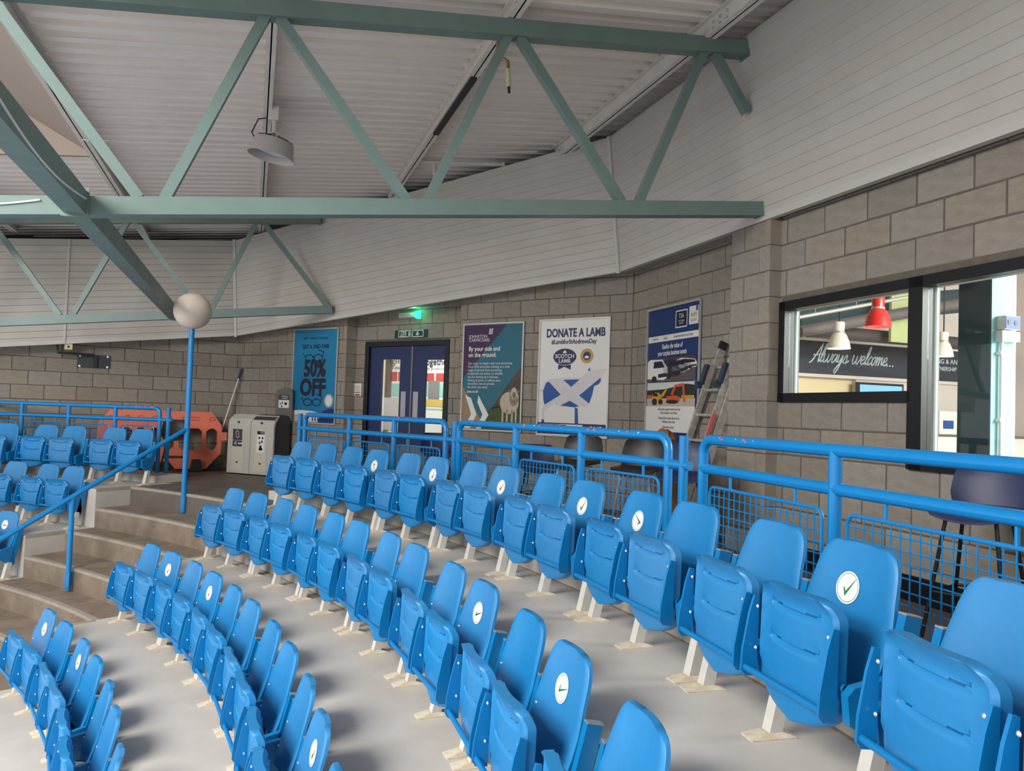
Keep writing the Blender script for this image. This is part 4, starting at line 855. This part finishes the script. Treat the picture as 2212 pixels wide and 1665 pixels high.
SCR = {'A': [[(0, -.15), (.3, .2), (1.0, 2.2)], [(1.0, 2.2), (1.02, 1), (1.1, 0)], [(.2, .8), (.8, .85), (1.35, 1.0)]], 'l': [[(0, .1), (.3, 1.2), (.32, 2.1), (.18, 2.0), (.1, .5), (.25, 0), (.5, .3)]],
       'w': [[(0, 1), (.08, .2), (.28, 0), (.5, .4), (.55, .95), (.58, .2), (.78, 0), (1.0, .5), (1.05, 1), (1.25, .85)]], 'a': [[(.58, .9), (.3, 1), (.03, .6), (.1, .05), (.35, .1), (.6, .9), (.62, .15), (.85, .25)]],
       'y': [[(0, 1), (.08, .25), (.3, .1), (.58, .9), (.5, -.3), (.25, -1.2), (0, -1.0), (.3, -.3), (.85, .3)]], 's': [[(0, .25), (.3, 1.0), (.45, .5), (.38, .02), (.08, .08), (.4, 0), (.75, .3)]],
       'e': [[(0, .35), (.38, .65), (.35, .98), (.1, .9), (.03, .3), (.28, 0), (.62, .3)]], 'c': [[(.5, .85), (.25, 1), (.03, .5), (.2, 0), (.58, .3)]], 'o': [[(.3, 1), (.03, .6), (.15, 0), (.42, .15), (.48, .75), (.3, 1), (.75, .85)]],
       'm': [[(0, 1), (.05, 0), (.1, .6), (.32, 1), (.38, 0), (.45, .6), (.7, 1), (.78, .1), (1.02, .3)]], '.': [[(.1, 0), (.16, .05)]], ' ': []}
ADV = {'A': 1.25, 'l': .45, 'w': 1.2, 'a': .8, 'y': .8, 's': .72, 'e': .58, 'c': .55, 'o': .7, 'm': 1.0, '.': .42, ' ': .55}
def smooth_path(p, k=5):
    q = [p[0]] + p + [p[-1]]; out = []
    for i in range(1, len(q) - 2):
        for j in range(k):
            t_ = j / k; r = []
            for d in (0, 1):
                a, b, c, e = q[i - 1][d], q[i][d], q[i + 1][d], q[i + 2][d]
                r.append(.5 * (2 * b + (c - a) * t_ + (2 * a - 5 * b + 4 * c - e) * t_ * t_ + (3 * b - a - 3 * c + e) * t_ ** 3))
            out.append(tuple(r))
    return out + [p[-1]]
word = 'Always welcome...'; tot = sum(ADV[c] for c in word); na, za = cn(1739, 788); nb, zb_ = cn(1925, 790); sc = (nb - na) / (tot + .3); x = 0; mb = MB(); base_z = cn(1840, 787)[1]
for ch in word:
    for st_ in SCR[ch]:
        pts = smooth_path(st_) if len(st_) > 2 else st_
        mb.line([(na + sc * (x + px + .38 * pz_), base_z + sc * .95 * pz_) for px, pz_ in pts], sc * .14, -.156)
    x += ADV[ch]
M_SIGNW = mat('sign_text', (206, 222, 224), .6)
o = obj('script_lettering', mb, M_SIGNW, cf)
a, b = cn(2068, 787); txt(cf, 'CATERING & ANM G', a + .1, b - .02, .15, M_SIGNW, -.156, align='RIGHT'); a, b = cn(2054, 801); txt(cf, 'PARTNERSHIP', a, b - .02, .13, M_SIGNW, -.156, align='RIGHT')
a, b = cn(2200, 819); txt(cf, 'B', a + .25, b - .05, .62, mat('letter_grey', (150, 152, 158), .6), -.156, bold=.03)
tag(obj('floor_cafe', MB().hexa([nm(4.6, -4, -.05), nm(17, -4, -.05), nm(17, MS, -.05), nm(4.6, MS, -.05), nm(4.6, -4, .002), nm(17, -4, .002), nm(17, MS, .002), nm(4.6, MS, .002)]), mat('cafe_floor', (170, 160, 150), .6)), 'pale cafe floor beyond the window', 'floor', kind='structure')
tag(obj('ceiling_cafe', MB().hexa([nm(4.6, -4, 4.9), nm(17, -4, 4.9), nm(17, MS, 4.9), nm(4.6, MS, 4.9), nm(4.6, -4, 5), nm(17, -4, 5), nm(17, MS, 5), nm(4.6, MS, 5)]), M_CAFEW), 'pale cafe ceiling beyond the window', 'ceiling', kind='structure')
tag(obj('wall_cafe_side', MB().hexa([nm(17, -4, 0), nm(17.1, -4, 0), nm(17.1, MS, 0), nm(17, MS, 0), nm(17, -4, 5), nm(17.1, -4, 5), nm(17.1, MS, 5), nm(17, MS, 5)]), M_CAFEW), 'pale side wall of the cafe', 'wall', kind='structure')
tag(obj('wall_cafe_near', MB().hexa([nm(4.6, -4.1, 0), nm(17, -4.1, 0), nm(17, -4, 0), nm(4.6, -4, 0), nm(4.6, -4.1, 5), nm(17, -4.1, 5), nm(17, -4, 5), nm(4.6, -4, 5)]), M_CAFEW), 'pale near wall of the cafe', 'wall', kind='structure')
def pendant(name, label, px, py_top, py_bot, wpx, m, chain_m, group=None):
    m_at = m['m']; p = cz(px, py_bot, m_at); dist = p.y; D = wpx * dist / FPX; H = (py_bot - py_top) * dist / FPX
    t = thing(name, label, 'lamp', (p.x, p.y, p.z), group=group); r = D / 2
    obj('shade', MB().lathe([(r, 0), (r * .97, H * .06), (r * .86, H * .28), (r * .62, H * .52), (r * .45, H * .6), (r * .43, H * .6), (r * .6, H * .5), (r * .84, H * .27), (r * .95, H * .04), (r, 0)], n=28), m['mat'], t, True)
    obj('neck', MB().lathe([(r * .47, H * .58), (r * .5, H * .6), (r * .5, H * .63), (r * .44, H * .66)], n=20), M_GALV, t, True)
    obj('housing', MB().lathe([(r * .44, H * .64), (r * .48, H * .95), (r * .42, H), (0.001, H)], n=24), m['mat'], t, True)
    obj('chain', MB().tube([(0, 0, H), (0, 0, 4.9 - p.z)], .012, 6), M_DARK, t)
    l = bpy.data.lights.new('bulb', 'POINT'); l.energy = 8; l.shadow_soft_size = .08; lo = bpy.data.objects.new('bulb', l); COL.objects.link(lo); lo.parent = t; lo.location = (0, 0, H * .25)
pendant('pendant_lamp', 'bright red pendant lamp seen through the cafe window', 1896, 640, 706, 57, dict(m=8.2, mat=mat('lamp_red', (206, 38, 34), .35, coat=.3)), M_DARK)
pendant('pendant_lamp', 'white pendant lamp hanging before the Always welcome band', 1812, 695, 753, 48, dict(m=10.6, mat=mat('lamp_white', (206, 202, 192), .4)), M_DARK)
pendant('pendant_lamp', 'white pendant lamp seen in the narrow gap beside the dark column', 2038, 717, 770, 40, dict(m=10.6, mat=MATS['lamp_white']), M_DARK)
def pipe_px(name, label, a, b, m, r, mtl, cat='duct'):
    tag(obj(name, MB().tube([cz(*a, m), cz(*b, m)], r, 14), mtl, smooth=True), label, cat)
M_DUCT = mat('duct_grey', (104, 98, 98), .5, .2)
pipe_px('duct', 'thick grey duct sloping across the cafe', (1726, 716), (2075, 655), 11.4, .11, M_DUCT); pipe_px('duct', 'dark grey duct running level under the cafe ceiling', (1745, 714), (2075, 742), 12.2, .13, mat('duct_dark', (78, 72, 72), .5, .2))
pa, pb2 = cz(1722, 686, 9.8), cz(1970, 640, 9.8)
t = thing('service_pipe', 'thin white pipe hung under the cafe ceiling', 'pipe', pa); obj('pipe', MB().tube([V((0, 0, 0)), pb2 - pa], .03, 12), M_GALV, t, True)
for f_ in (.15, .5, .85): q_ = (pb2 - pa) * f_; obj('hanger', MB().tube([q_, V((q_.x, q_.y, 4.92 - pa.z))], .006, 6), M_GALV, t)

tag(obj('ceiling_beam', MB().bar(cz(1722, 681, 12.6), cz(2075, 650, 12.6), .2, .5), M_TEALD), 'dark teal beam under the cafe ceiling', 'beam')
p0, p1 = cz(1922, 738, 11.8), cz(1968, 640, 11.8); n0_, n1_ = N5.dot(p0), N5.dot(p1)
t = thing('hanging_panel', 'pale green hanging panel behind the red lamp', 'panel', nm(n0_, 11.8, p0.z)); obj('panel', MB().bar((0, 0, 0), (0, 0, p1.z - p0.z + .4), n1_ - n0_, .06, up=M5).shift(N5 * (n1_ - n0_) / 2), mat('pale_green', (176, 186, 132), .7), t)
p0, p1 = cz(1857, 870, MS - .3), cz(1949, 835, MS - .3); t = thing('wall_screen', 'blue lit wall screen under the dark cafe band', 'television', p0); ww, hh = N5.dot(p1 - p0), p1.z - p0.z
tvM = fr(p0, N5); t.matrix_world = tvM
obj('casing', MB().box(-.05, ww + .05, .01, .08, -.05, hh + .05), M_BLACK, t); obj('screen', MB().rect(0, ww, 0, hh, .0), mat('screen_blue', (96, 140, 196), .3, emit=.9), t)
mb = MB()
for i in range(7): mb.rect(ww * (.08 + .12 * i), ww * (.15 + .12 * i + .02 * (i % 3)), hh * (.3 + .08 * (i % 4)), hh * (.42 + .08 * (i % 4)), -.006)
obj('screen_graphics', mb, mat('screen_pale', (176, 200, 200), .3, emit=.7), t)
p0, p1 = cz(2028, 913, MS - .05), cz(2064, 850, MS - .05); t = thing('food_picture', 'red and orange food picture on the cafe wall', 'picture'); t.matrix_world = fr(p0, N5)
obj('print', MB().box(0, N5.dot(p1 - p0), -.03, 0, 0, p1.z - p0.z), mat('food_print', (150, 56, 40), .5, noise=.5, scale=6, second=(206, 120, 86)), t)
p0 = cz(2010, 990, 12.6); t = thing('cafe_counter', 'white cafe counter under the food picture', 'counter', M=fr(nm(N5.dot(p0), 12.6, 0), N5)); obj('body', MB().box(0, 3.2, 0, .7, 0, .98), M_WHITE, t); obj('worktop', MB().box(-.05, 3.25, -.05, .7, .98, 1.02), M_DUCT, t)
t2 = thing('till_display', 'white boxed display on the cafe counter', 'display', M=fr(nm(N5.dot(p0) + .45, 12.8, 1.02), N5)); obj('box', MB().box(0, .7, 0, .3, 0, .5), M_WHITE, t2); obj('panel', MB().rect(.1, .4, .12, .3, -.003), M_LB, t2)
# boxed column with conduit
CM = 4.55; ca, cb = N5.dot(cz(2140, 800, CM)), N5.dot(cz(2186, 800, CM)); cmf = None
pc = cz(2140, 800, CM)
for i in range(200):      # depth of the shaded face follows its left edge in the view
    m_ = CM + i * .01
    q_ = nm(ca, m_, pc.z) - V((0, 0, E))
    if CXP + FPX * q_.dot(RT) / q_.dot(FW) < 2071: cmf = m_; break
cmf = cmf or CM + .5
t = thing('boxed_column', 'boxed pale aqua cafe column, shade on one side coloured in dark teal', 'column', nm(ca, CM, 0)); bs = nm(ca, CM, 0)
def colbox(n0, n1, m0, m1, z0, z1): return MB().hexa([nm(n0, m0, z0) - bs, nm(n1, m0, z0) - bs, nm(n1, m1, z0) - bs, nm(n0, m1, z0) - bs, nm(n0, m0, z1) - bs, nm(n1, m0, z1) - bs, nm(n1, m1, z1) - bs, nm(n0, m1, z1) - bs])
obj('core', colbox(ca + .01, cb, CM + .012, cmf, 0, 4.9), M_AQUA, t); obj('shaded_face', colbox(ca, ca + .02, CM, cmf, 0, 4.9), M_TEALD, t); obj('aqua_face', colbox(ca, cb, CM - .004, CM + .012, 0, 4.9), M_AQUA, t); obj('white_edge', colbox(cb, cb + .03, CM - .006, CM + .05, 0, 4.9), M_WHITE, t)  # column's side away from the daylight: its shade is put into the colour
def ccp(x, y): q = cz(x, y, CM); return N5.dot(q), q.z
x0, z0 = ccp(2152, 712); x1, z1 = ccp(2185, 686); t = thing('control_box', 'small blue fronted control box on the aqua column', 'control box', M=fr(nm(x0, CM - .005, z0), N5)); obj('casing', MB().box(0, x1 - x0, -.07, 0, 0, z1 - z0), M_WHITE, t); obj('face', MB().box(.005, x1 - x0 - .005, -.075, -.07, .005, z1 - z0 - .005), mat('control_blue', (40, 76, 160), .5), t)
mb = MB(); mb.disc(((x1 - x0) * .68, -.078, (z1 - z0) * .5), .02, 14); mb.rect((x1 - x0) * .15, (x1 - x0) * .3, (z1 - z0) * .35, (z1 - z0) * .7, -.078); obj('dial', mb, M_DARK, t)
x0, z0 = ccp(2149, 738); x1, z1 = ccp(2190, 718); t = thing('junction_box', 'white junction box and conduit below the control box', 'junction box', M=fr(nm(x0, CM - .005, z0), N5)); ww = x1 - x0; obj('casing', MB().box(0, ww * .56, -.06, 0, 0, z1 - z0), M_WHITE, t); obj('socket', MB().box(ww * .6, ww, -.05, 0, .005, z1 - z0 - .005), M_WHITE, t)
obj('conduit', MB().tube([(ww * .2, -.02, 0), (ww * .2, -.02, -z0 + .01)], .014, 10), M_WHITE, t, True)
for dz in (-.09, -.62): obj('clip', MB().box(ww * .05, ww * .35, -.04, 0, dz - .012, dz + .012), M_WHITE, t)

# ------------------------------------------------------------------ recycling bins
def bin_(label, p, right, w, d, lid, side, lab, sign=False):
    t = thing('recycling_bin', label, 'bin', M=fr((p.x, p.y, 0), right), group='recycling bins')
    prof = [(0, .02), (d, .02), (d, .93), (d * .86, .965), (d * .5, .985), (d * .22, .965), (d * .07, .92), (d * .02, .86), (0, .80)]
    obj('body', MB().prism(prof[:], .012, w - .012, 'x'), side, t)
    front = [(-.012, .02), (.02, .02), (.02, .80), (.06, .90), (d * .3, .975), (d * .3, .985), (.035, .925), (.0, .87), (-.012, .8)]
    obj('front_shell', MB().prism(front, 0, w, 'x'), M_BIN, t)
    obj('front_panel', MB().prism([(w * .2, .06), (w * .74, .06), (w * .74, .70), (w * .62, .755), (w * .47, .77), (w * .32, .755), (w * .2, .70)], -.02, -.008, 'y'), mat('bin_panel', (198, 193, 178), .55), t)
    obj('lid', MB().prism([(d * .3, .975), (d * .96, .955), (d * .96, .975), (d * .6, 1.0), (d * .3, .99)], .03, w - .03, 'x'), lid, t)
    for z in (.86, .2): obj('lock', MB().lathe([(0, -.03), (.016, -.03), (.018, -.01)], n=10, ax='y').shift((w * .47, 0, z)), M_BINDK, t)
    lb = obj('label_panel', MB().rect(w * lab[0], w * lab[1], lab[2], lab[3], -.023), lab[4], t); return t, w, lb
pA = on_z(490, 1022, 0); pB = on_z(588, 1030, 0); rgt = (pB - pA).normalized(); bw = (pB - pA).length / 2 - .005
t, w, lb = bin_('pale recycling bin with a dark can label', pA, rgt, bw, .42, M_BIN, M_BIN, (.24, .66, .46, .745, mat('bin_label', (66, 62, 68), .5)))
mb = MB(); cw = w * .45
mb.line([(cw - .035, .70), (cw - .01, .72), (cw + .02, .705), (cw + .035, .62), (cw + .01, .60), (cw - .02, .615), (cw - .035, .70)], .008, -.025); mb.line([(cw - .06, .51), (cw - .02, .535), (cw - .02, .49), (cw - .06, .51)], .009, -.025); mb.rect(cw + .02, cw + .1, .5, .52, -.025); mb.rect(w * .24, w * .66, .555, .559, -.025)
obj('can_symbol', mb, M_PW, t); obj('opening', MB().disc((w / 2, .26, .9975), .08, 18, 'z'), M_BINDK, t)
t, w, lb = bin_('pale recycling bin with a dark side and a tall sign behind', pA + rgt * (bw + .01), rgt, bw, .4, mat('bin_lid', (28, 27, 28), .35), M_BINDK, (.30, .64, .38, .735, M_PW))
mb = MB(); mb.rect(w * .31, w * .63, .675, .73, -.025); mb.rect(w * .4, w * .56, .415, .455, -.025); mb.flat(EL(w * .47, .47, w * .05, .03, 10), -.025)
for x, z in ((.38, .6), (.52, .6), (.5, .54), (.4, .52)): mb.rect(w * x, w * (x + .06), z, z + .035, -.025)
obj('waste_symbols', mb, M_BLACK, t); txt(t, 'GENERAL\nWASTE', w * .53, .708, .022, M_PW, -.027)
sg = MB().prism([(w * .3, .9), (w * 1.02, .9), (w * 1.02, 1.35), (w * .98, 1.42), (w * .66, 1.45), (w * .34, 1.42), (w * .3, 1.35)], .40, .44, 'y'); sgo = obj('sign_panel', sg, mat('bin_sign_grey', (104, 100, 98), .6), t)
obj('sign_sheet', MB().rect(w * .42, w * .88, 1.12, 1.34, .397), M_PW, sgo); obj('sign_header', MB().rect(w * .42, w * .88, 1.25, 1.34, .395), M_BINDK, sgo); txt(sgo, 'GENERAL\nWASTE', w * .70, 1.302, .034, M_PW, .393)
mb = MB(); mb.flat(EL(w * .74, 1.19, .03, .025, 10), .394); mb.rect(w * .48, w * .52, 1.17, 1.2, .394); mb.rect(w * .57, w * .61, 1.18, 1.22, .394); mb.rect(w * .53, w * .6, 1.135, 1.155, .394); obj('sign_symbols', mb, M_BLACK, sgo)

# ------------------------------------------------------------------ orange barrier, broom, dark chair
a = wh(210, 930, N0, W0C - .38, MW0).x; b = wh(479, 930, N0, W0C - .38, MW0).x; Lb = b - a
t = thing('road_barrier', 'orange plastic road barrier leaning by the left block wall', 'barrier', M=MW0 @ Matrix.Translation((a, -.38, 0)) @ Matrix.Rotation(-.06, 4, 'X'))
c = .17; ow = [(0, .3), (c * .8, .16), (Lb - c * .8, .16), (Lb, .3), (Lb, .78), (Lb - c, 1.0), (c, 1.0), (0, .78)]
bm = bmesh.new(); holes = []
for q0, q1 in ((229, 245), (261, 286), (291, 317), (322, 346), (352, 377), (387, 437), (446, 470)): holes.append((wh(q0, 930, N0, W0C - .38, MW0).x - a, wh(q1, 930, N0, W0C - .38, MW0).x - a))
nh = len(holes)
mb = MB(); y0, y1 = -.03, .03
mb.prism([(0, .72), (Lb, .72), (Lb, .78), (Lb - c, 1.0), (c, 1.0), (0, .78)], y0, y1, 'y'); mb.prism([(c * .8, .16), (Lb - c * .8, .16), (Lb, .3), (Lb, .36), (0, .36), (0, .3)], y0, y1, 'y')
xs = [0] + [v for h_ in holes for v in h_] + [Lb]
for i in range(0, len(xs), 2): mb.box(xs[i], xs[i + 1], y0, y1, .36, .72)
for x0, x1 in holes:
    for sx_, ex in ((x0, 1), (x1, -1)):
        for zz, ez in ((.72, -1), (.36, 1)): mb.prism([(sx_, zz), (sx_ + ex * .06, zz), (sx_, zz + ez * .05)], y0 + .002, y1 - .002, 'y')
obj('panel', mb, M_ORANGE, t)
for i in range(nh): obj('grip_slot', MB().tube([(holes[i][0] + .06, -.031, .86), (holes[i][1] - .06, -.031, .86), (holes[i][1] - .04, -.031, .885), (holes[i][1] - .06, -.031, .91), (holes[i][0] + .06, -.031, .91), (holes[i][0] + .04, -.031, .885)], .006, 6, closed=True), mat('barrier_shade', (180, 76, 52), .6), t)
for x in (.35, Lb - .4): obj('foot', MB().prism([(x - .1, 0), (x + .1, 0), (x + .06, .2), (x - .06, .2)], -.17, .1, 'y'), M_DARK, t)
obj('lower_rib', MB().prism([(Lb * .62, .04), (Lb * .88, .04), (Lb * .93, .16), (Lb * .57, .16)], -.025, .025, 'y'), M_ORANGE, t); obj('side_lug', MB().box(Lb - .01, Lb + .09, -.025, .025, .52, .66), M_ORANGE, t)
tp = on_plane(522, 797, N0, W0C - .05); bt = on_plane(474, 945, N0, W0C - .22); dr_ = (bt - tp); bt2 = tp + dr_ * ((tp.z - .02) / -dr_.z)
t = thing('broom', 'broom with a white handle and blue grip leaning in the wall corner', 'broom', bt2)
obj('handle', MB().tube([V((0, 0, 0)), (tp - bt2) * .93], .012, 10), M_WHITE, t, True); obj('grip', MB().tube([(tp - bt2) * .9, tp - bt2], .019, 12), mat('grip_blue', (40, 50, 92), .5), t, True); obj('head', MB().bar(V((0, 0, .05)) - D0 * .2, V((0, 0, .05)) + D0 * .2, .06, .1), M_DARK, t)

# ------------------------------------------------------------------ bar stools
def stool(label, pos, rot, shell_m, leg_m, h=.70, group='bar stools behind the railing'):
    t = thing('bar_stool', label, 'stool', M=Matrix.Translation((pos.x, pos.y, 0)) @ Matrix.Rotation(rot, 4, 'Z'), group=group)
    prof = [(.2, h - .03), (.17, h + .0), (.08, h + .005), (-.05, h), (-.14, h + .005), (-.19, h + .04), (-.21, h + .1), (-.225, h + .18), (-.235, h + .255), (-.235, h + .275)]
    hw_ = [.17, .2, .21, .21, .21, .212, .21, .2, .18, .15]; mb = MB(); cols_ = [-1, -.85, -.5, 0, .5, .85, 1]
    for s in (0, 1):
        for (y, z), w_ in zip(prof, hw_):
            for u in cols_: mb.v.append((u * w_, y + (.05 * u * u if z > h + .05 else 0) - (.012 * s if z > h + .03 else 0), z + (.03 * u * u if z < h + .03 else 0) - (.012 * s if z <= h + .03 else 0)))
    nr, nc = len(prof), 7; I = lambda s, i, j: s * nr * nc + i * nc + j
    for i in range(nr - 1):
        for j in range(nc - 1): mb.f += [(I(0, i, j), I(0, i, j + 1), I(0, i + 1, j + 1), I(0, i + 1, j)), (I(1, i, j), I(1, i + 1, j), I(1, i + 1, j + 1), I(1, i, j + 1))]
        for j in (0, nc - 1): mb.f.append((I(0, i, j), I(0, i + 1, j), I(1, i + 1, j), I(1, i, j)))
    for j in range(nc - 1):
        for i in (0, nr - 1): mb.f.append((I(0, i, j), I(0, i, j + 1), I(1, i, j + 1), I(1, i, j)))
    obj('seat_shell', mb, shell_m, t, True)
    fz = .3; k = 1 - fz / h; fp = []
    for sx_, sy_ in ((-1, -1), (1, -1), (1, 1), (-1, 1)):
        top, bot = V((.12 * sx_, .11 * sy_, h - .01)), V((.21 * sx_, .2 * sy_, 0)); obj('leg', MB().tube([top, bot], .011, 8), leg_m, t, True); fp.append(top + (bot - top) * k)
    obj('footrest', MB().tube(fp, .009, 8, closed=True), leg_m, t, True); obj('under_frame', MB().bar((-.12, -.11, h - .012), (.12, .11, h - .012), .02, .015).bar((.12, -.11, h - .012), (-.12, .11, h - .012), .02, .015), leg_m, t)
M_SHN = mat('stool_navy', (44, 50, 84), .45); M_SHB = mat('stool_black', (44, 42, 42), .45); M_CHR = mat('chrome', (200, 198, 194), .25, .9)
def at_depth(px, y): d = ray(px, 900); return V((d.x * y, y, 0))
ang5 = math.atan2(D5.y, D5.x)
stool('navy shell bar stool with black legs under the cafe window', at_depth(2118, 4.15), math.atan2(-N5.x, N5.y) + .35 + PI, M_SHN, M_BLACK, .72)
stool('black shell bar stool with chrome legs before the lamb poster', at_depth(1246, 7.35), PI - .5, M_SHB, M_CHR, .70)
stool('black shell bar stool with chrome legs beside the cardboard', at_depth(1382, 6.75), PI - .45, M_SHB, M_CHR, .70)
stool('navy shell bar stool with black legs before the accountancy poster', at_depth(1166, 8.6), PI + .1, M_SHN, M_BLACK, .55)
stool('navy shell bar stool with black legs in front of the blue doors', at_depth(948, 9.9), PI + .2, M_SHN, M_BLACK, .60)
stool('dark shell bar stool beside the orange barrier', at_depth(381, 12.1), PI + .4, M_SHB, M_BLACK, .60)

# ------------------------------------------------------------------ ladder, cardboard
lt = on_plane(1563, 742, N5, W4C - .06); rtp = on_plane(1614, 738, N5, W4C - .06); lad_w = (rtp - lt).dot(D5)
Mx = fr((lt.x, lt.y, 0) , D5); ztop = (lt.z + rtp.z) / 2; run = .66
t = thing('ladder', 'battered aluminium extension ladder leaning on the block wall', 'ladder', M=Mx @ Matrix.Translation((0, -run, 0)))
def lpt(x, f, off=0): return V((x, run * f - off * .94, ztop * f + off * -.3))
for x in (0, lad_w): obj('stile', MB().bar(lpt(x, 0), lpt(x, 1), .026, .07, up=(0, 1, 0)), M_ALU, t)
for x in (.035, lad_w - .035): obj('inner_stile', MB().bar(lpt(x, 0, .075), lpt(x, .9, .075), .024, .062, up=(0, 1, 0)), M_ALU, t)
for i in range(1, 8):
    obj('rung', MB().tube([lpt(0, i / 8), lpt(lad_w, i / 8)], .015, 8), M_ALU, t, True)
    if i < 7: obj('rung', MB().tube([lpt(.035, i / 8 + .02, .075), lpt(lad_w - .035, i / 8 + .02, .075)], .015, 8), M_ALU, t, True)
for x in (0, lad_w): obj('end_cap', MB().bar(lpt(x, .97), lpt(x, 1.01), .034, .078, up=(0, 1, 0)), M_DARK, t)
M_HOOK = mat('hook_blue', (48, 58, 76), .5)
for x in (.035, lad_w - .035): obj('guide_hook', MB().bar(lpt(x - .02, .80, .1), lpt(x - .02, .90, .1), .06, .09, up=(0, 1, 0)).bar(lpt(x - .03, .79, .14), lpt(x - .03, .83, .18), .05, .05, up=(0, 1, 0)), M_HOOK, t)
st = obj('red_label', MB().bar(lpt(lad_w - .01, .50, .112), lpt(lad_w - .01, .66, .112), .045, .004, up=(0, 1, 0)), mat('ladder_red', (190, 64, 66), .5), t); obj('yellow_label', MB().bar(lpt(.035, .83, .112), lpt(.035, .88, .112), .03, .004, up=(0, 1, 0)), mat('ladder_yellow', (212, 170, 60), .5), t)
t = thing('cardboard_sheet', 'folded brown cardboard leaning behind the railing beside the ladder', 'cardboard', M=Matrix.Translation(at_depth(1408, 7.15)) @ Matrix.Rotation(-.55, 4, 'Z'))
obj('board', MB().hexa([(-.14, 0, 0), (.16, 0, 0), (.16, .03, 0), (-.14, .03, 0), (-.02, .22, .93), (.2, .22, .95), (.2, .25, .95), (-.02, .25, .93)]), M_CARD, t); obj('flap', MB().hexa([(.16, 0, 0), (.3, .1, 0), (.3, .12, 0), (.16, .03, 0), (.2, .22, .95), (.3, .3, .9), (.3, .32, .9), (.2, .25, .95)]), M_CARD, t)
obj('tape', MB().hexa([(.08, .13, .6), (.15, .13, .6), (.15, .14, .6), (.08, .14, .6), (.1, .165, .74), (.16, .165, .74), (.16, .175, .74), (.1, .175, .74)]), mat('brown_tape', (140, 94, 62), .5), t)
t = thing('paper_bag', 'crumpled brown paper bag on top of the cardboard', 'bag', at_depth(1436, 7.3)); mb = MB(); mb.lathe([(.001, .90), (.09, .92), (.12, .98), (.09, 1.04), (.04, 1.07), (.001, 1.06)], n=9)
mb.v = [(x * random.uniform(.8, 1.15), y * random.uniform(.8, 1.15), z + random.uniform(-.015, .015)) for x, y, z in mb.v]; obj('paper', mb, mat('paper_brown', (136, 92, 60), .9), t)
stool('dark navy bar stool behind the railing end post beside the ladder', at_depth(1479, 6.3), PI - .3, M_SHN, M_BLACK, .70)

# ------------------------------------------------------------------ high bay lamps and sprinkler pipes
def highbay(label, n, m, drop, s=1, tilt=.18):
    z = roofz(n) - .12; p = nm(n, m, z); t = thing('high_bay_lamp', label, 'lamp', p, group='high bay lamps')
    obj('mount', MB().box(-.05, .05, -.05, .05, -.12, .02).tube([(0, 0, -.1), (0, 0, -drop + .12)], .022, 10), M_PURLIN, t)
    obj('bracket', MB().tube([(-.09, 0, -drop), (-.07, 0, -drop + .1), (0, 0, -drop + .14), (.07, 0, -drop + .1), (.09, 0, -drop)], .012, 8), M_PURLIN, t, True)
    r = .225 * s; R3 = Matrix.Rotation(tilt, 3, 'Y')
    def tl(mb): mb.v = [tuple(R3 @ V(v) + V((0, 0, -drop))) for v in mb.v]; return mb
    mg = mat('lamp_grey', (172, 166, 164), .45); obj('shade', tl(MB().lathe([(r, -.12), (r * .99, -.11), (r * .9, -.055), (r * .87, 0), (r * .83, .04), (r * .8, .04), (r * .84, -.05), (r * .95, -.11), (r, -.12)], n=36)), mg, t, True)
    hs = obj('heat_sink', tl(MB().lathe([(r * .8, .0), (r * .74, .045), (r * .4, .07), (.001, .075)], n=32)), mat('lamp_fins', (90, 86, 86), .5), t, True)
    for i in range(14): a = 2 * PI * i / 14; obj('fin', tl(MB().bar((r * .3 * math.cos(a), r * .3 * math.sin(a), .075), (r * .78 * math.cos(a), r * .78 * math.sin(a), .04), .008, .03)), MATS['lamp_fins'], hs)
    obj('reflector', tl(MB().lathe([(r * .77, -.05), (r * .5, .0), (.001, .01)], n=28)), mat('lamp_inner', (196, 196, 198), .3), t, True)
    obj('power_cable', MB().tube([(-.03, 0, -.08), (-.16, 0, -.1), (-.22, 0, -drop * .65), (-.17, 0, -drop + .05)], .007, 8), M_DARK, t, True)
highbay('round grey high bay lamp under the corrugated roof', 0.09, 7.85, .36)
pl = on_plane(12, 545, M5, 11.35); highbay('round grey high bay lamp above the left seating block', -3.5, 11.25, .3)
pn = nm(1.86, 6.02, roofz(1.86) - .32)
t = thing('sprinkler', 'angled brass and white sprinkler nozzle under the roof', 'sprinkler', pn); q = on_plane(1124, 155, M5, 6.2) - pn
obj('elbow', MB().tube([(-.06, 0, .2), (-.06, 0, .03), (0, 0, .035), (.03, 0, .01), (.035, 0, -.05)], .016, 10), mat('brass', (168, 128, 96), .45, .3), t, True); obj('nozzle', MB().tube([(.035, 0, -.05), (.045, 0, -.2)], .02, 10), mat('nozzle_cream', (206, 196, 160), .5), t, True); obj('tip', MB().tube([(.045, 0, -.2), (.05, 0, -.25)], .012, 8), M_DARK, t)
pa, pb2 = on_plane(905, 349, M5, 9.6), on_plane(1087, 355, M5, 9.6)
t = thing('sprinkler_pipe', 'capped white sprinkler pipe near the boarding', 'pipe', pb2); obj('pipe', MB().tube([pa - pb2, V((0, 0, 0))], .024, 12), M_PURLIN, t, True); obj('cap', MB().lathe([(.028, -.02), (.03, .02), (.001, .022)], n=12, ax='x'), M_PURLIN, t); d_ = (pa - pb2) * .82; obj('drop_nozzle', MB().tube([d_, d_ - V((0, 0, .17))], .022, 10), M_PURLIN, t, True)
pa, pb2 = on_plane(1030, 330, M5, 9.1), on_plane(1160, 327, M5, 9.1)
t = thing('sprinkler_pipe', 'short thin white pipe end near the corner beam', 'pipe', pb2); obj('pipe', MB().tube([pa - pb2, V((0, 0, 0))], .016, 10), M_PURLIN, t, True)
